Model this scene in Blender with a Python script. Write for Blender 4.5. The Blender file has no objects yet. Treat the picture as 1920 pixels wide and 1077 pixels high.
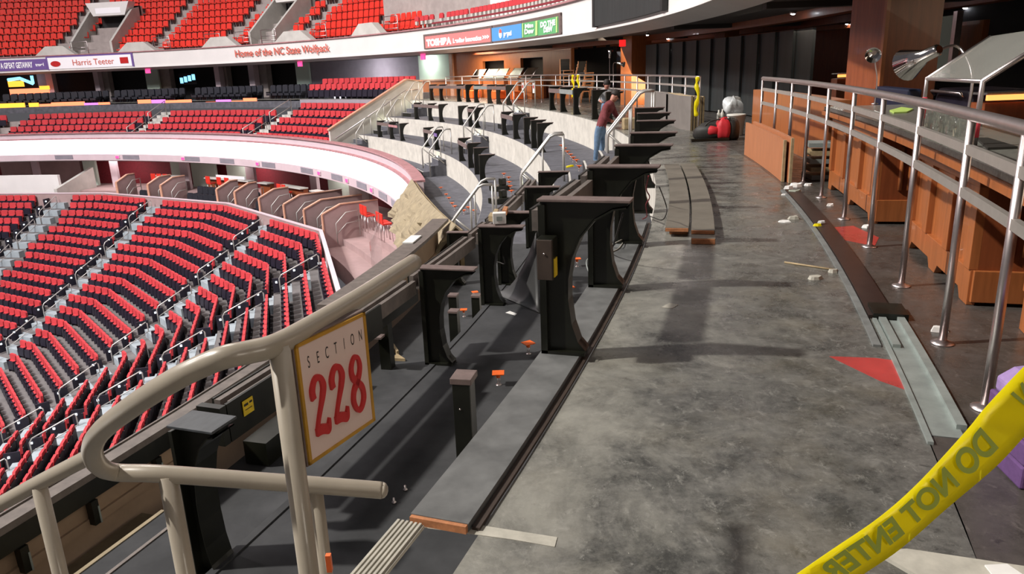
import bpy, bmesh, math, random
from mathutils import Vector, Matrix
random.seed(7)
R_ = math.radians
sc = bpy.context.scene
COL = sc.collection

CEN = Vector((-38.24, 16.04, 0))       # centre of the round end of the arena


def pol(r, a, z=0.0):
    return Vector((CEN.x + r * math.cos(R_(a)), CEN.y + r * math.sin(R_(a)), z))


# ------------------------------------------------------------------ camera, world, large lights, exposure
F_PX, PITCH, ROLL, EYE = 1403.0, R_(16.29), R_(-2.14), 1.35
_fw = Vector((0, math.cos(PITCH), -math.sin(PITCH)))
_up0 = Vector((0, math.sin(PITCH), math.cos(PITCH)))
_rt0 = Vector((1, 0, 0))
CR = _rt0 * math.cos(ROLL) + _up0 * math.sin(ROLL)
CU = -_rt0 * math.sin(ROLL) + _up0 * math.cos(ROLL)
cam_d = bpy.data.cameras.new('camera')
cam_d.sensor_width = 36.0
cam_d.lens = F_PX / 1920 * 36
cam_d.clip_start, cam_d.clip_end = 0.05, 300
cam = bpy.data.objects.new('camera', cam_d)
COL.objects.link(cam)
M = Matrix.Identity(4)
for i in range(3):
    M[i][0], M[i][1], M[i][2] = CR[i], CU[i], -_fw[i]
M[2][3] = EYE
cam.matrix_world = M
sc.camera = cam

w = bpy.data.worlds.new('world'); sc.world = w; w.use_nodes = True
w.node_tree.nodes['Background'].inputs[0].default_value = (0.75, 0.72, 0.78, 1)
w.node_tree.nodes['Background'].inputs[1].default_value = 0.13
sc.view_settings.view_transform = 'Standard'
sc.view_settings.look = 'None'
sc.view_settings.exposure = 0.0
sc.view_settings.gamma = 1.0


def area(name, loc, aim, size, power, color=(1, 1, 1), sy=None, spread=None):
    d = bpy.data.lights.new(name, 'AREA'); d.energy = power; d.color = color; d.size = size
    if sy: d.shape = 'RECTANGLE'; d.size_y = sy
    if spread: d.spread = R_(spread)
    o = bpy.data.objects.new(name, d); COL.objects.link(o); o.location = loc
    o.rotation_euler = (Vector(aim) - Vector(loc)).to_track_quat('-Z', 'Y').to_euler()
    return o


# arena floodlight banks hung high over the rink
area('floodlight_bank', (-31, 2.0, 30), (0, 4, 0), 1.3, 24000, (1, .95, .88), 1.3)
area('floodlight_bank', (-44, 26, 30), (-14, 46, 0), 5, 10500, (1, .89, .9), 5)
area('floodlight_bank', (-34, 10, 26), (-24, 30, -8), 10, 7500, (.93, .93, 1), 10, 110)
area('floodlight_bank', (-16, 30, 24), (0, 22, 0), 8, 3600, (1, .93, .88), 8)
# warm downlight panels recessed in the concourse ceiling
area('ceiling_panel_light', (6.5, 8.0, 2.18), (5.5, 8.0, 0), 1.5, 42, (1, .78, .55), 4)
area('ceiling_panel_light', (5.0, 3.2, 2.18), (3.6, 3.4, 0), 1.5, 42, (1, .8, .6), 3)
area('ceiling_panel_light', (5.2, 16, 2.18), (4.6, 16, 0), 1.5, 40, (1, .85, .7), 4)
area('ceiling_panel_light', (2.2, -1.6, 2.18), (1.4, .8, .6), 1.2, 62, (1, .88, .74), 2)
area('ceiling_panel_light', (4.0, 27, 2.18), (2, 29, 0), 2, 230, (1, .8, .6), 5)
area('ceiling_panel_light', (-1.5, 38.5, 2.18), (-1.5, 38.5, 0), 2, 330, (1, .8, .58), 4)
area('ceiling_panel_light', pol(43.3, 47, 2.2), pol(45, 47, .6), 1.2, 430, (1, .95, 1), 6)
area('ceiling_panel_light', pol(43.9, 40.2, 2.2), pol(44.6, 40.2, 1.2), .4, 70, (.95, 1, .95), .6)
for _x, _y in ((-27.0, 52.0), (-16.5, 47.5), (-9.0, 41.0), (-4.4, 32.5)):
    area('box_ceiling_light', (_x, _y, -3.62), (_x, _y, -6), 2, 75, (1, .86, .86), 2)

# ------------------------------------------------------------------ geometry helpers
RA, RB, RC, RF = 40.63, 39.15, 37.65, 36.05


def frame(r, a, z=0.0, yaw=0.0):
    """x points outward from the rink, y along the curve, z up"""
    return Matrix.Translation(pol(r, a, z)) @ Matrix.Rotation(R_(a + yaw), 4, 'Z')


def ray(px, py):
    return _fw * F_PX + CR * (px - 960) - CU * (py - 538.5)


def W(px, py, z):
    d = ray(px, py); t = (z - EYE) / d.z
    return Vector((0, 0, EYE)) + d * t


def WR(px, py, r):
    d = ray(px, py); o = Vector((0, 0, EYE)); q = (o - CEN)
    a = d.x * d.x + d.y * d.y; b = 2 * (q.x * d.x + q.y * d.y); c = q.x * q.x + q.y * q.y - r * r
    t = (-b + math.sqrt(max(0, b * b - 4 * a * c))) / 2 / a
    return o + d * t


def DY(px, py, y):
    d = ray(px, py)
    return Vector((0, 0, EYE)) + d * (y / d.y)


def DF(px, py, dep):
    return Vector((0, 0, EYE)) + ray(px, py) * (dep / F_PX)


def pix(p):
    d = Vector(p) - Vector((0, 0, EYE)); k = d.dot(_fw)
    if k <= 0.01: return None
    return 960 + F_PX * d.dot(CR) / k, 538.5 - F_PX * d.dot(CU) / k, k


def angr(p):
    return math.degrees(math.atan2(p.y - CEN.y, p.x - CEN.x)), math.hypot(p.x - CEN.x, p.y - CEN.y)


class MB:
    def __init__(s): s.v, s.f, s.m, s.s = [], [], [], []

    def add(s, vs, fs, mi=0, smooth=False, M=None):
        n = len(s.v)
        s.v += [tuple(M @ Vector(p)) if M else tuple(p) for p in vs]
        for f in fs:
            s.f.append([n + i for i in f]); s.m.append(mi); s.s.append(smooth)
        return s

    def box(s, c, d, M=None, mi=0):
        x, y, z = c; a, b, h = d[0] / 2, d[1] / 2, d[2] / 2
        vs = [(x + i * a, y + j * b, z + k * h) for i in (-1, 1) for j in (-1, 1) for k in (-1, 1)]
        return s.add(vs, [(0, 1, 3, 2), (4, 6, 7, 5), (0, 4, 5, 1), (2, 3, 7, 6), (0, 2, 6, 4), (1, 5, 7, 3)], mi, False, M)

    def prism(s, poly, fn0, fn1, mi=0, mi_side=None, smooth=False):
        n = len(poly)
        vs = [fn0(*p) for p in poly] + [fn1(*p) for p in poly]
        s.add(vs, [tuple(range(n))[::-1], tuple(range(n, 2 * n))], mi)
        return s.add(vs, [(i, (i + 1) % n, n + (i + 1) % n, n + i) for i in range(n)], mi if mi_side is None else mi_side, smooth)

    def tube(s, pts, r, n=8, mi=0, M=None, closed=False):
        pts = [Vector(p) for p in pts]; N = len(pts)
        rs = r if isinstance(r, (list, tuple)) else [r] * N
        rings, up = [], None
        for i, p in enumerate(pts):
            if closed: t = (pts[(i + 1) % N] - pts[i - 1])
            else: t = (pts[min(i + 1, N - 1)] - pts[max(i - 1, 0)])
            t.normalize()
            if up is None:
                up = Vector((0, 0, 1)) if abs(t.z) < .9 else Vector((1, 0, 0))
            up = (up - t * up.dot(t)).normalized(); sd = t.cross(up)
            rings.append([p + (up * math.cos(2 * math.pi * k / n) + sd * math.sin(2 * math.pi * k / n)) * rs[i] for k in range(n)])
        vs = [q for g in rings for q in g]; fs = []
        for i in range(N if closed else N - 1):
            j = (i + 1) % N
            fs += [(i * n + k, i * n + (k + 1) % n, j * n + (k + 1) % n, j * n + k) for k in range(n)]
        s.add(vs, fs, mi, True, M)
        if not closed:
            s.add(rings[0] + rings[-1], [tuple(range(n))[::-1], tuple(range(n, 2 * n))], mi, False, M)
        return s

    def lathe(s, prof, n=16, mi=0, M=None):
        vs, fs = [], []
        for r, z in prof:
            vs += [(r * math.cos(2 * math.pi * k / n), r * math.sin(2 * math.pi * k / n), z) for k in range(n)]
        for i in range(len(prof) - 1):
            fs += [(i * n + k, i * n + (k + 1) % n, (i + 1) * n + (k + 1) % n, (i + 1) * n + k) for k in range(n)]
        s.add(vs, fs, mi, True, M)
        L = len(vs)
        if prof[0][0] > 1e-4: s.add(vs[:n], [tuple(range(n))[::-1]], mi, False, M)
        if prof[-1][0] > 1e-4: s.add(vs[L - n:], [tuple(range(n))], mi, False, M)
        return s

    def arc(s, r0, r1, a0, a1, z0, z1, step=1.2, mi=0, mi_end=None, z0b=None, z1b=None):
        """solid ring segment; z may differ at the r1 side through z0b / z1b"""
        n = max(1, int(abs(a1 - a0) / step + .5))
        z0b = z0 if z0b is None else z0b; z1b = z1 if z1b is None else z1b
        vs = []
        for i in range(n + 1):
            a = a0 + (a1 - a0) * i / n
            vs += [pol(r0, a, z0), pol(r1, a, z0b), pol(r1, a, z1b), pol(r0, a, z1)]
        fs = []
        for i in range(n):
            b, c = 4 * i, 4 * i + 4
            for k in range(4): fs.append((b + k, b + (k + 1) % 4, c + (k + 1) % 4, c + k))
        s.add(vs, fs, mi)
        e = mi if mi_end is None else mi_end
        L = len(vs)
        return s.add(vs[:4] + vs[L - 4:], [(3, 2, 1, 0), (4, 5, 6, 7)], e)

    def face(s, vs, mi=0): return s.add(vs, [tuple(range(len(vs)))], mi)


def obj(name, mb, mats, parent=None, label=None, cat=None, group=None, kind=None, bevel=0, M=None):
    me = bpy.data.meshes.new(name)
    me.from_pydata([tuple(p) for p in mb.v], [], mb.f)
    if not isinstance(mats, (list, tuple)): mats = [mats]
    for m in mats: me.materials.append(m)
    me.polygons.foreach_set('material_index', mb.m)
    me.polygons.foreach_set('use_smooth', mb.s)
    me.update()
    bm = bmesh.new(); bm.from_mesh(me)
    bmesh.ops.remove_doubles(bm, verts=bm.verts, dist=1e-5)
    bmesh.ops.recalc_face_normals(bm, faces=bm.faces)
    bm.to_mesh(me); bm.free()
    o = bpy.data.objects.new(name, me); COL.objects.link(o)
    if parent is not None: o.parent = parent
    if M is not None: o.matrix_world = M
    if bevel:
        b = o.modifiers.new('edge', 'BEVEL'); b.width = bevel; b.segments = 2; b.limit_method = 'ANGLE'
    tag(o, label, cat, group, kind)
    return o


def tag(o, label=None, cat=None, group=None, kind=None):
    if label: o['label'] = label
    if cat: o['category'] = cat
    if group: o['group'] = group
    if kind: o['kind'] = kind
    return o


def thing(name, label, cat, M, group=None):
    o = bpy.data.objects.new(name, None); COL.objects.link(o)
    o.empty_display_size = .1
    o.matrix_world = M if isinstance(M, Matrix) else Matrix.Translation(Vector(M))
    return tag(o, label, cat, group)


def dup(o, M=None, label=None, group=None, parent=None):
    c = o.copy(); COL.objects.link(c)
    if parent is not None: c.parent = parent
    if M is not None: c.matrix_world = M
    if label: c['label'] = label
    if group: c['group'] = group
    for ch in o.children: dup(ch, parent=c)
    return c


def struct(name, mb, mats, **k): return obj(name, mb, mats, kind='structure', **k)


def text_mesh(s, size=1.0, offset=0.0, spacing=1.0, align='CENTER', shear=0.0):
    c = bpy.data.curves.new('t', 'FONT'); c.body = s; c.size = size; c.offset = offset
    c.space_character = spacing; c.align_x = align; c.align_y = 'CENTER'; c.shear = shear
    o = bpy.data.objects.new('t', c); COL.objects.link(o)
    dg = bpy.context.evaluated_depsgraph_get(); dg.update()
    me = bpy.data.meshes.new_from_object(o.evaluated_get(dg))
    vs = [v.co.copy() for v in me.vertices]; fs = [tuple(p.vertices) for p in me.polygons]
    bpy.data.objects.remove(o); bpy.data.curves.remove(c); bpy.data.meshes.remove(me)
    return vs, fs


# ------------------------------------------------------------------ materials
def mat(name, col, rough=.5, metal=0.0, var=0.0, scale=8.0, col2=None, bump=0.0, emit=None, es=0.0, spec=None,
        stretch=None, rvar=0.0, alpha=None, trans=0.0, detail=6, ramp=(.35, .68), coat=0.0):
    m = bpy.data.materials.new(name); m.use_nodes = True
    nt = m.node_tree; b = nt.nodes['Principled BSDF']
    b.inputs['Base Color'].default_value = (*col, 1); b.inputs['Roughness'].default_value = rough
    b.inputs['Metallic'].default_value = metal
    if coat: b.inputs['Coat Weight'].default_value = coat
    if spec is not None: b.inputs['Specular IOR Level'].default_value = spec
    if trans: b.inputs['Transmission Weight'].default_value = trans
    if alpha is not None: b.inputs['Alpha'].default_value = alpha
    if emit: b.inputs['Emission Color'].default_value = (*emit, 1); b.inputs['Emission Strength'].default_value = es
    tc = nt.nodes.new('ShaderNodeTexCoord'); mp = nt.nodes.new('ShaderNodeMapping')
    nt.links.new(tc.outputs['Object'], mp.inputs[0])
    if stretch: mp.inputs['Scale'].default_value = stretch
    nz = nt.nodes.new('ShaderNodeTexNoise'); nz.inputs['Scale'].default_value = scale; nz.inputs['Detail'].default_value = detail
    nz.inputs['Roughness'].default_value = .62
    nt.links.new(mp.outputs[0], nz.inputs[0])
    if var or col2:
        rp = nt.nodes.new('ShaderNodeValToRGB')
        c2 = col2 or tuple(min(1, c * (1 + var)) for c in col)
        c1 = col if col2 else tuple(c * (1 - var) for c in col)
        rp.color_ramp.elements[0].color = (*c1, 1); rp.color_ramp.elements[1].color = (*c2, 1)
        rp.color_ramp.elements[0].position, rp.color_ramp.elements[1].position = ramp
        nt.links.new(nz.outputs[0], rp.inputs[0]); nt.links.new(rp.outputs[0], b.inputs['Base Color'])
    if rvar:
        mr = nt.nodes.new('ShaderNodeMapRange'); mr.inputs[1].default_value = .3; mr.inputs[2].default_value = .7
        mr.inputs[3].default_value = max(.02, rough - rvar); mr.inputs[4].default_value = rough + rvar
        nt.links.new(nz.outputs[0], mr.inputs[0]); nt.links.new(mr.outputs[0], b.inputs['Roughness'])
    if bump:
        bp = nt.nodes.new('ShaderNodeBump'); bp.inputs['Strength'].default_value = bump; bp.inputs['Distance'].default_value = .01
        nt.links.new(nz.outputs[0], bp.inputs['Height']); nt.links.new(bp.outputs[0], b.inputs['Normal'])
    return m


def floor_mat(name, dark, mid, dust, rough):
    """worn floor: dark sheet with scuffs, dust blotches and pale grout residue"""
    m = bpy.data.materials.new(name); m.use_nodes = True; nt = m.node_tree; N = nt.nodes; L = nt.links
    b = N['Principled BSDF']
    tc = N.new('ShaderNodeTexCoord')

    def noise(scale, det=8, rg=.65, stretch=(1, 1, 1), dist=0.0):
        mp = N.new('ShaderNodeMapping'); mp.inputs['Scale'].default_value = stretch
        L.new(tc.outputs['Object'], mp.inputs[0])
        n = N.new('ShaderNodeTexNoise'); n.inputs['Scale'].default_value = scale; n.inputs['Detail'].default_value = det
        n.inputs['Roughness'].default_value = rg; n.inputs['Distortion'].default_value = dist
        L.new(mp.outputs[0], n.inputs[0]); return n

    def ramp(src, p0, p1, c0=(0, 0, 0, 1), c1=(1, 1, 1, 1)):
        r = N.new('ShaderNodeValToRGB'); r.color_ramp.elements[0].position = p0; r.color_ramp.elements[1].position = p1
        r.color_ramp.elements[0].color = c0; r.color_ramp.elements[1].color = c1
        L.new(src, r.inputs[0]); return r

    def mix(fac, a, bcol):
        x = N.new('ShaderNodeMix'); x.data_type = 'RGBA'
        L.new(fac, x.inputs[0])
        (L.new(a, x.inputs[6]) if not isinstance(a, tuple) else setattr(x.inputs[6], 'default_value', a))
        (L.new(bcol, x.inputs[7]) if not isinstance(bcol, tuple) else setattr(x.inputs[7], 'default_value', bcol))
        return x.outputs[2]
    base = ramp(noise(4.2, 12, .84, dist=.2).outputs[0], .40, .62, (*dark, 1), (*mid, 1)).outputs[0]
    fine = ramp(noise(19, 12, .82, (1, .7, 1), .5).outputs[0], .54, .68).outputs[0]
    c = mix(fine, base, (*[min(1, v * 1.55) for v in mid], 1))
    blot = ramp(noise(9, 12, .82, dist=.4).outputs[0], .56, .66).outputs[0]
    c = mix(blot, c, (*[v * .6 for v in dark], 1))
    warm = ramp(noise(1.7, 6, .6).outputs[0], .5, .75, (0, 0, 0, 1), (.35, .35, .35, 1)).outputs[0]
    c = mix(warm, c, (dust[0] * .62, dust[1] * .55, dust[2] * .42, 1))
    # dust swept against the walkway edge board; darker outward, light falloff painted in too
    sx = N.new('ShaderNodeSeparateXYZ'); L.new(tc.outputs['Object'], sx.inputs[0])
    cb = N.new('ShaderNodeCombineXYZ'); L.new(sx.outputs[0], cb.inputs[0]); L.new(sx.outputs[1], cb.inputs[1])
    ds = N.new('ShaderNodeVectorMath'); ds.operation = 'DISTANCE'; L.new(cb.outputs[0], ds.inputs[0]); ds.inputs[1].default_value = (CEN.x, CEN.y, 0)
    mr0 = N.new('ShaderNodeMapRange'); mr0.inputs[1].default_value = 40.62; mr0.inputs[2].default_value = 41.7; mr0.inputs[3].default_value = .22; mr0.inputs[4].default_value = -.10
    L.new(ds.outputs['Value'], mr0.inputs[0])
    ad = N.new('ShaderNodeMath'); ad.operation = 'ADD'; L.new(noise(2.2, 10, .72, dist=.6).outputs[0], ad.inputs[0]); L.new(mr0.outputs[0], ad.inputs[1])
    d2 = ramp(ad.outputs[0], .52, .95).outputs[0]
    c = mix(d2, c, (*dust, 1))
    sp = ramp(noise(90, 3, .5).outputs[0], .73, .77).outputs[0]
    c = mix(sp, c, (*[min(1, v * 1.5) for v in dust], 1))
    L.new(c, b.inputs['Base Color'])
    rr = N.new('ShaderNodeMapRange'); rr.inputs[1].default_value = .3; rr.inputs[2].default_value = .7
    rr.inputs[3].default_value = rough - .12; rr.inputs[4].default_value = rough + .2
    L.new(noise(4.2, 8, .7).outputs[0], rr.inputs[0]); L.new(rr.outputs[0], b.inputs['Roughness'])
    bp = N.new('ShaderNodeBump'); bp.inputs['Strength'].default_value = .12; bp.inputs['Distance'].default_value = .004
    L.new(noise(16, 6).outputs[0], bp.inputs['Height']); L.new(bp.outputs[0], b.inputs['Normal'])
    return m


X = {}
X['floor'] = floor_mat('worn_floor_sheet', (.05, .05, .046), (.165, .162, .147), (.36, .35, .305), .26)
X['floor_bar'] = floor_mat('bar_floor_sheet', (.05, .045, .04), (.085, .075, .068), (.13, .12, .11), .26)
X['carpet'] = mat('charcoal_carpet', (.028, .029, .031), .92, var=.3, scale=3, bump=.3, col2=(.05, .051, .054))
X['carpet_far'] = mat('terrace_carpet_lit', (.10, .10, .115), .8, var=.25, scale=4)  # near carpet again, stronger arena light painted in as a paler grey
X['riser'] = mat('bare_concrete_riser', (.56, .53, .47), .85, var=.14, scale=3.0, bump=.2)
X['conc'] = mat('bowl_concrete', (.36, .31, .29), .85, var=.12, scale=2.0)
X['conc_pale'] = mat('pale_concrete', (.52, .5, .46), .8, var=.1, scale=1.5)
X['step'] = mat('pale_blue_step', (.33, .37, .39), .7, var=.08, scale=3)
X['black'] = mat('black_painted_metal', (.007, .0075, .004), .36, var=.3, scale=5, rvar=.08)
X['brown'] = mat('dusty_brown_metal', (.16, .115, .105), .55, var=.2, scale=14)
X['beam'] = mat('dull_channel_metal', (.15, .125, .11), .5, var=.25, scale=10)
X['board'] = mat('dusty_black_board', (.13, .133, .13), .5, var=.28, scale=5, rvar=.12)
X['endgrain'] = mat('orange_end_grain', (.42, .17, .07), .7, var=.25, scale=30)
X['steel'] = mat('brushed_steel', (.62, .55, .54), .36, 1.0, var=.06, scale=20)
X['rail_grey'] = mat('satin_rail_bar', (.5, .47, .43), .42, .7, var=.06, scale=12)
X['beige'] = mat('beige_enamel', (.36, .315, .25), .34, var=.07, scale=6, coat=.2)
X['wood'] = mat('orange_cherry_veneer', (.36, .115, .035), .36, var=.16, scale=5, stretch=(6, 6, .6), coat=.15)
X['wood_d'] = mat('red_brown_veneer', (.24, .062, .02), .4, var=.18, scale=4, stretch=(5, 5, .5), coat=.1)
X['ply'] = mat('orange_panel_face', (.42, .16, .07), .5, var=.1, scale=5, stretch=(4, 4, .5))
X['plyedge'] = mat('plywood_edge', (.36, .27, .15), .7, var=.2, scale=20)
X['granite'] = mat('grey_granite', (.2, .2, .175), .22, var=.2, scale=40)
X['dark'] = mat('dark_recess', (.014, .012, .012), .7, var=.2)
X['curtain'] = mat('black_partition_cloth', (.022, .026, .026), .6, var=.25, scale=2, stretch=(3, 3, .3))
X['ceil'] = mat('dark_ceiling_paint', (.035, .03, .027), .7, var=.15, scale=1)
X['white'] = mat('white_fascia_paint', (.76, .735, .71), .45, var=.04, scale=.7)
X['soffit'] = mat('grey_soffit_paint', (.52, .52, .51), .55, var=.05, scale=1)
X['pink'] = mat('pale_fascia_panel', (.62, .5, .53), .5, var=.05, scale=1)
X['led'] = mat('led_ribbon_light', (.9, .9, .9), .4, emit=(1, .88, .95), es=3.2)
X['ledred'] = mat('led_ribbon_edge', (.42, .2, .21), .5, var=.2, scale=4)
X['redseat'] = mat('red_upholstery', (.55, .04, .048), .7, var=.14, scale=1.3)
X['redplastic'] = mat('red_seat_plastic', (.72, .035, .02), .42, var=.1, scale=1.3)
X['navy'] = mat('navy_black_plastic', (.016, .013, .024), .45, var=.2)
X['maroon'] = mat('maroon_upholstery', (.22, .02, .03), .7, var=.15)
X['orange'] = mat('orange_plastic', (.85, .14, .02), .45, var=.08, scale=20)
X['yellow'] = mat('yellow_film', (.93, .83, .015), .35, var=.05, scale=6)


def translucent(m, col, f):
    nt = m.node_tree; b = nt.nodes['Principled BSDF']; o = nt.nodes['Material Output']
    tr = nt.nodes.new('ShaderNodeBsdfTranslucent'); tr.inputs[0].default_value = (*col, 1)
    mx = nt.nodes.new('ShaderNodeMixShader'); mx.inputs[0].default_value = f
    nt.links.new(b.outputs[0], mx.inputs[1]); nt.links.new(tr.outputs[0], mx.inputs[2]); nt.links.new(mx.outputs[0], o.inputs[0])


translucent(X['yellow'], (.98, .88, .03), .5)
X['tapeink'] = mat('tape_back_print', (.40, .48, .07), .5, var=.06, scale=20)
X['yellowlabel'] = mat('yellow_label', (.78, .55, .02), .6, var=.1, scale=30)
X['ink'] = mat('black_ink', (.02, .018, .015), .6, var=.1)
X['purple'] = mat('purple_foam', (.11, .05, .16), .85, var=.15, scale=20, bump=.2)
X['lilac'] = mat('lilac_foam', (.3, .2, .42), .8, var=.12, scale=20, bump=.2)
X['signface'] = mat('sign_face', (.72, .56, .5), .45, var=.03, scale=4)
X['gold'] = mat('gold_trim', (.52, .28, .03), .4, .25, var=.15, scale=10)
X['signred'] = mat('sign_red', (.52, .022, .022), .4, var=.1, scale=6)
X['redpaint'] = mat('red_floor_vinyl', (.4, .045, .04), .3, var=.2, scale=4, rvar=.1)
X['paper'] = mat('white_paper', (.74, .73, .7), .8, var=.06, scale=10)
X['chalk'] = mat('pale_adhesive', (.42, .4, .34), .8, var=.15, scale=14)
X['silver'] = mat('dusty_zinc', (.33, .37, .35), .5, .4, var=.15, scale=8)
X['tan'] = mat('tan_wall_board', (.34, .235, .15), .75, var=.12, scale=3)
X['canvas'] = mat('beige_canvas', (.29, .235, .15), .9, var=.2, scale=5, bump=.4)
X['greygreen'] = mat('grey_green_sheet', (.3, .33, .27), .7, var=.15, scale=4)
X['glass'] = mat('clear_glass', (.85, .95, .9), .04, trans=1.0, alpha=.32)
X['lens'] = mat('lamp_lens', (1, 1, 1), .3, emit=(.9, .93, 1), es=45)
X['exit'] = mat('exit_sign_light', (.6, .02, .03), .4, emit=(1, .015, .015), es=1.3)
X['pinkexit'] = mat('pink_exit_light', (.7, .05, .2), .4, emit=(1, .08, .3), es=1.1)
X['ledorange'] = mat('orange_led_board', (.5, .1, .02), .4, emit=(1, .2, .1), es=2.2)
X['ledamber'] = mat('amber_led_board', (.5, .2, .02), .4, emit=(1, .4, .04), es=2.0)
X['ledviolet'] = mat('violet_led_board', (.4, .1, .5), .4, emit=(.8, .22, .9), es=1.3)
X['ledblue'] = mat('blue_led_glow', (.1, .3, .5), .4, emit=(.2, .62, 1), es=2.4)
X['bluewhite'] = mat('step_lamp', (1, 1, 1), .3, emit=(.75, .88, 1), es=4)
X['lime'] = mat('lime_step_paint', (.45, .62, .14), .6, var=.1)
X['litwall'] = mat('pale_green_wall', (.55, .66, .56), .7, var=.05, scale=1)
X['greycloth'] = mat('mauve_grey_drape', (.3, .275, .31), .85, var=.08, scale=2)
X['maroonshirt'] = mat('maroon_knit', (.17, .035, .04), .9, var=.15, scale=20)
X['jeans'] = mat('blue_denim', (.11, .18, .28), .9, var=.2, scale=14)
X['greyshirt'] = mat('pale_grey_shirt', (.45, .46, .46), .9, var=.1, scale=14)
X['skin'] = mat('skin_tone', (.45, .2, .14), .55, var=.08, scale=10)
X['hair'] = mat('dark_brown_hair', (.02, .013, .01), .7, var=.2, scale=40)
X['leather'] = mat('dark_boot_leather', (.04, .03, .025), .6, var=.2)
X['bagred'] = mat('red_bag_nylon', (.55, .02, .03), .6, var=.1, scale=8)
X['bucket'] = mat('white_bucket_plastic', (.6, .58, .52), .5, var=.05)
X['poly'] = mat('crumpled_plastic_film', (.72, .74, .74), .25, var=.15, scale=12, alpha=.75)
X['blue'] = mat('sign_blue', (.05, .17, .42), .4, var=.03)
X['adred'] = mat('advert_red', (.85, .2, .19), .4, emit=(.95, .17, .18), es=.28)
X['adblue'] = mat('advert_blue', (.08, .28, .6), .4, emit=(.1, .36, .8), es=.2)
X['adgreen'] = mat('advert_green', (.1, .36, .14), .4, emit=(.16, .5, .22), es=.2)
X['adlime'] = mat('advert_lime', (.45, .62, .22), .4, emit=(.5, .75, .3), es=.2)
X['adpurple'] = mat('advert_violet', (.12, .07, .22), .4, emit=(.2, .12, .36), es=.25)
X['adwhite'] = mat('advert_white', (.8, .78, .8), .4, emit=(.9, .85, .9), es=.18)
X['letwhite'] = mat('advert_letter_white', (.95, .95, .95), .4, emit=(1, 1, 1), es=.5)
X['fascred'] = mat('fascia_letter_red', (.62, .13, .09), .5, var=.05)
X['redglow'] = mat('red_neon_reflection', (.75, .06, .09), .35, var=.1)  # stands in for red neon reflected in the steel uprights
X['warmstrip'] = mat('amber_counter_light', (.8, .3, .08), .4, emit=(1, .32, .08), es=2.2)
X['chrome'] = mat('polished_chrome', (.75, .72, .7), .09, 1.0, var=.04)
X['navyseat'] = mat('navy_suite_seat', (.016, .017, .024), .55, var=.2)
X['copper'] = mat('warm_trim_cap', (.55, .3, .2), .45, var=.1)
X['boxwall'] = mat('rosy_wall_board', (.36, .25, .24), .7, var=.08, scale=2)
X['chairwood'] = mat('chair_edge_wood', (.5, .22, .1), .5, var=.1)
X['trackwood'] = mat('black_brown_track', (.03, .018, .015), .35, var=.25, scale=12)
X['railfar'] = mat('dull_rail_steel', (.5, .48, .45), .42, .55, var=.05, scale=10)
X['navybin'] = mat('dark_navy_bin', (.006, .012, .035), .5, var=.1)
X['plank'] = mat('brown_grey_plank_face', (.15, .132, .105), .5, var=.15, scale=5, stretch=(1, 1, 1))
X['edgebrown'] = mat('dark_brown_edge', (.05, .034, .026), .5, var=.2, scale=12)
X['trackedge'] = mat('worn_track_edge', (.17, .18, .175), .5, var=.2, scale=10)
X['hardboard'] = mat('black_hardboard', (.03, .03, .03), .5, var=.2, scale=3)
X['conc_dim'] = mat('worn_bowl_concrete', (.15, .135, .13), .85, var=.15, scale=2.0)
X['boardgrey'] = mat('brown_grey_bent_board', (.17, .15, .135), .7, var=.1, scale=3)
X['glass_dusty'] = mat('dusty_glass', (.42, .42, .38), .15, alpha=.5, var=.06, scale=3)
X['darkplate'] = mat('dark_grey_plate', (.06, .065, .072), .5, var=.2, scale=14)
X['olivefloor'] = mat('worn_tan_floor', (.17, .13, .075), .8, var=.2, scale=5)

# ------------------------------------------------------------------ large structure: floors, terraces, risers
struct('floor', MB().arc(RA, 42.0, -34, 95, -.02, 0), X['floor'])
struct('floor_bar', MB().arc(42.0, 53, -34, 95, -.02, 0, step=2), X['floor_bar'])
struct('floor_terrace', MB().arc(RB, RA, -34, -5.5, -.95, -.75), X['carpet'])
struct('floor_terrace', MB().arc(RB, RA, -5.5, 35, -.95, -.75), X['carpet_far'])
struct('floor_terrace', MB().arc(RC, RB, -34, -5.5, -1.7, -1.5), X['carpet'])
struct('floor_terrace', MB().arc(RC, RB, -5.5, 35, -1.7, -1.5), X['carpet_far'])
struct('floor_terrace', MB().arc(36.2, RC, -8, 35, -2.45, -2.25), X['carpet_far'])
struct('wall_riser', MB().arc(RA, RA + .15, -34, 35, -.76, -.021), X['riser'])
struct('wall_riser', MB().arc(RB, RB + .15, -34, 35, -1.51, -.951), X['riser'])
struct('wall_riser', MB().arc(RB - .004, RB + .1, -34, 35, -.951, -.752), X['riser'])
struct('wall_riser', MB().arc(RC - .004, RC + .15, -5.5, 35, -2.26, -1.502), X['riser'])
struct('trim_edge', MB().arc(RB - .012, RB + .03, -34, -5.5, -.752, -.742), X['carpet'])

# near parapet: tan inner boards, wide cap
struct('wall_parapet', MB().arc(37.37, 37.42, -34, -13.5, -3.4, -1.03).arc(37.34, 37.42, -13.5, -7.2, -3.4, -.95), X['tan'])
struct('trim_parapet', MB().arc(37.42, 37.44, -34, -7.2, -1.36, -1.3), X['tan'])
struct('trim_cap', MB().arc(37.26, 37.52, -13.5, -6.6, -.95, -.905), X['beam'])
struct('trim_cap', MB().arc(37.36, 37.49, -34, -13.5, -1.03, -.985).arc(37.36, 37.375, -34, -13.5, -.985, -.975), X['beam'])

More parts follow.
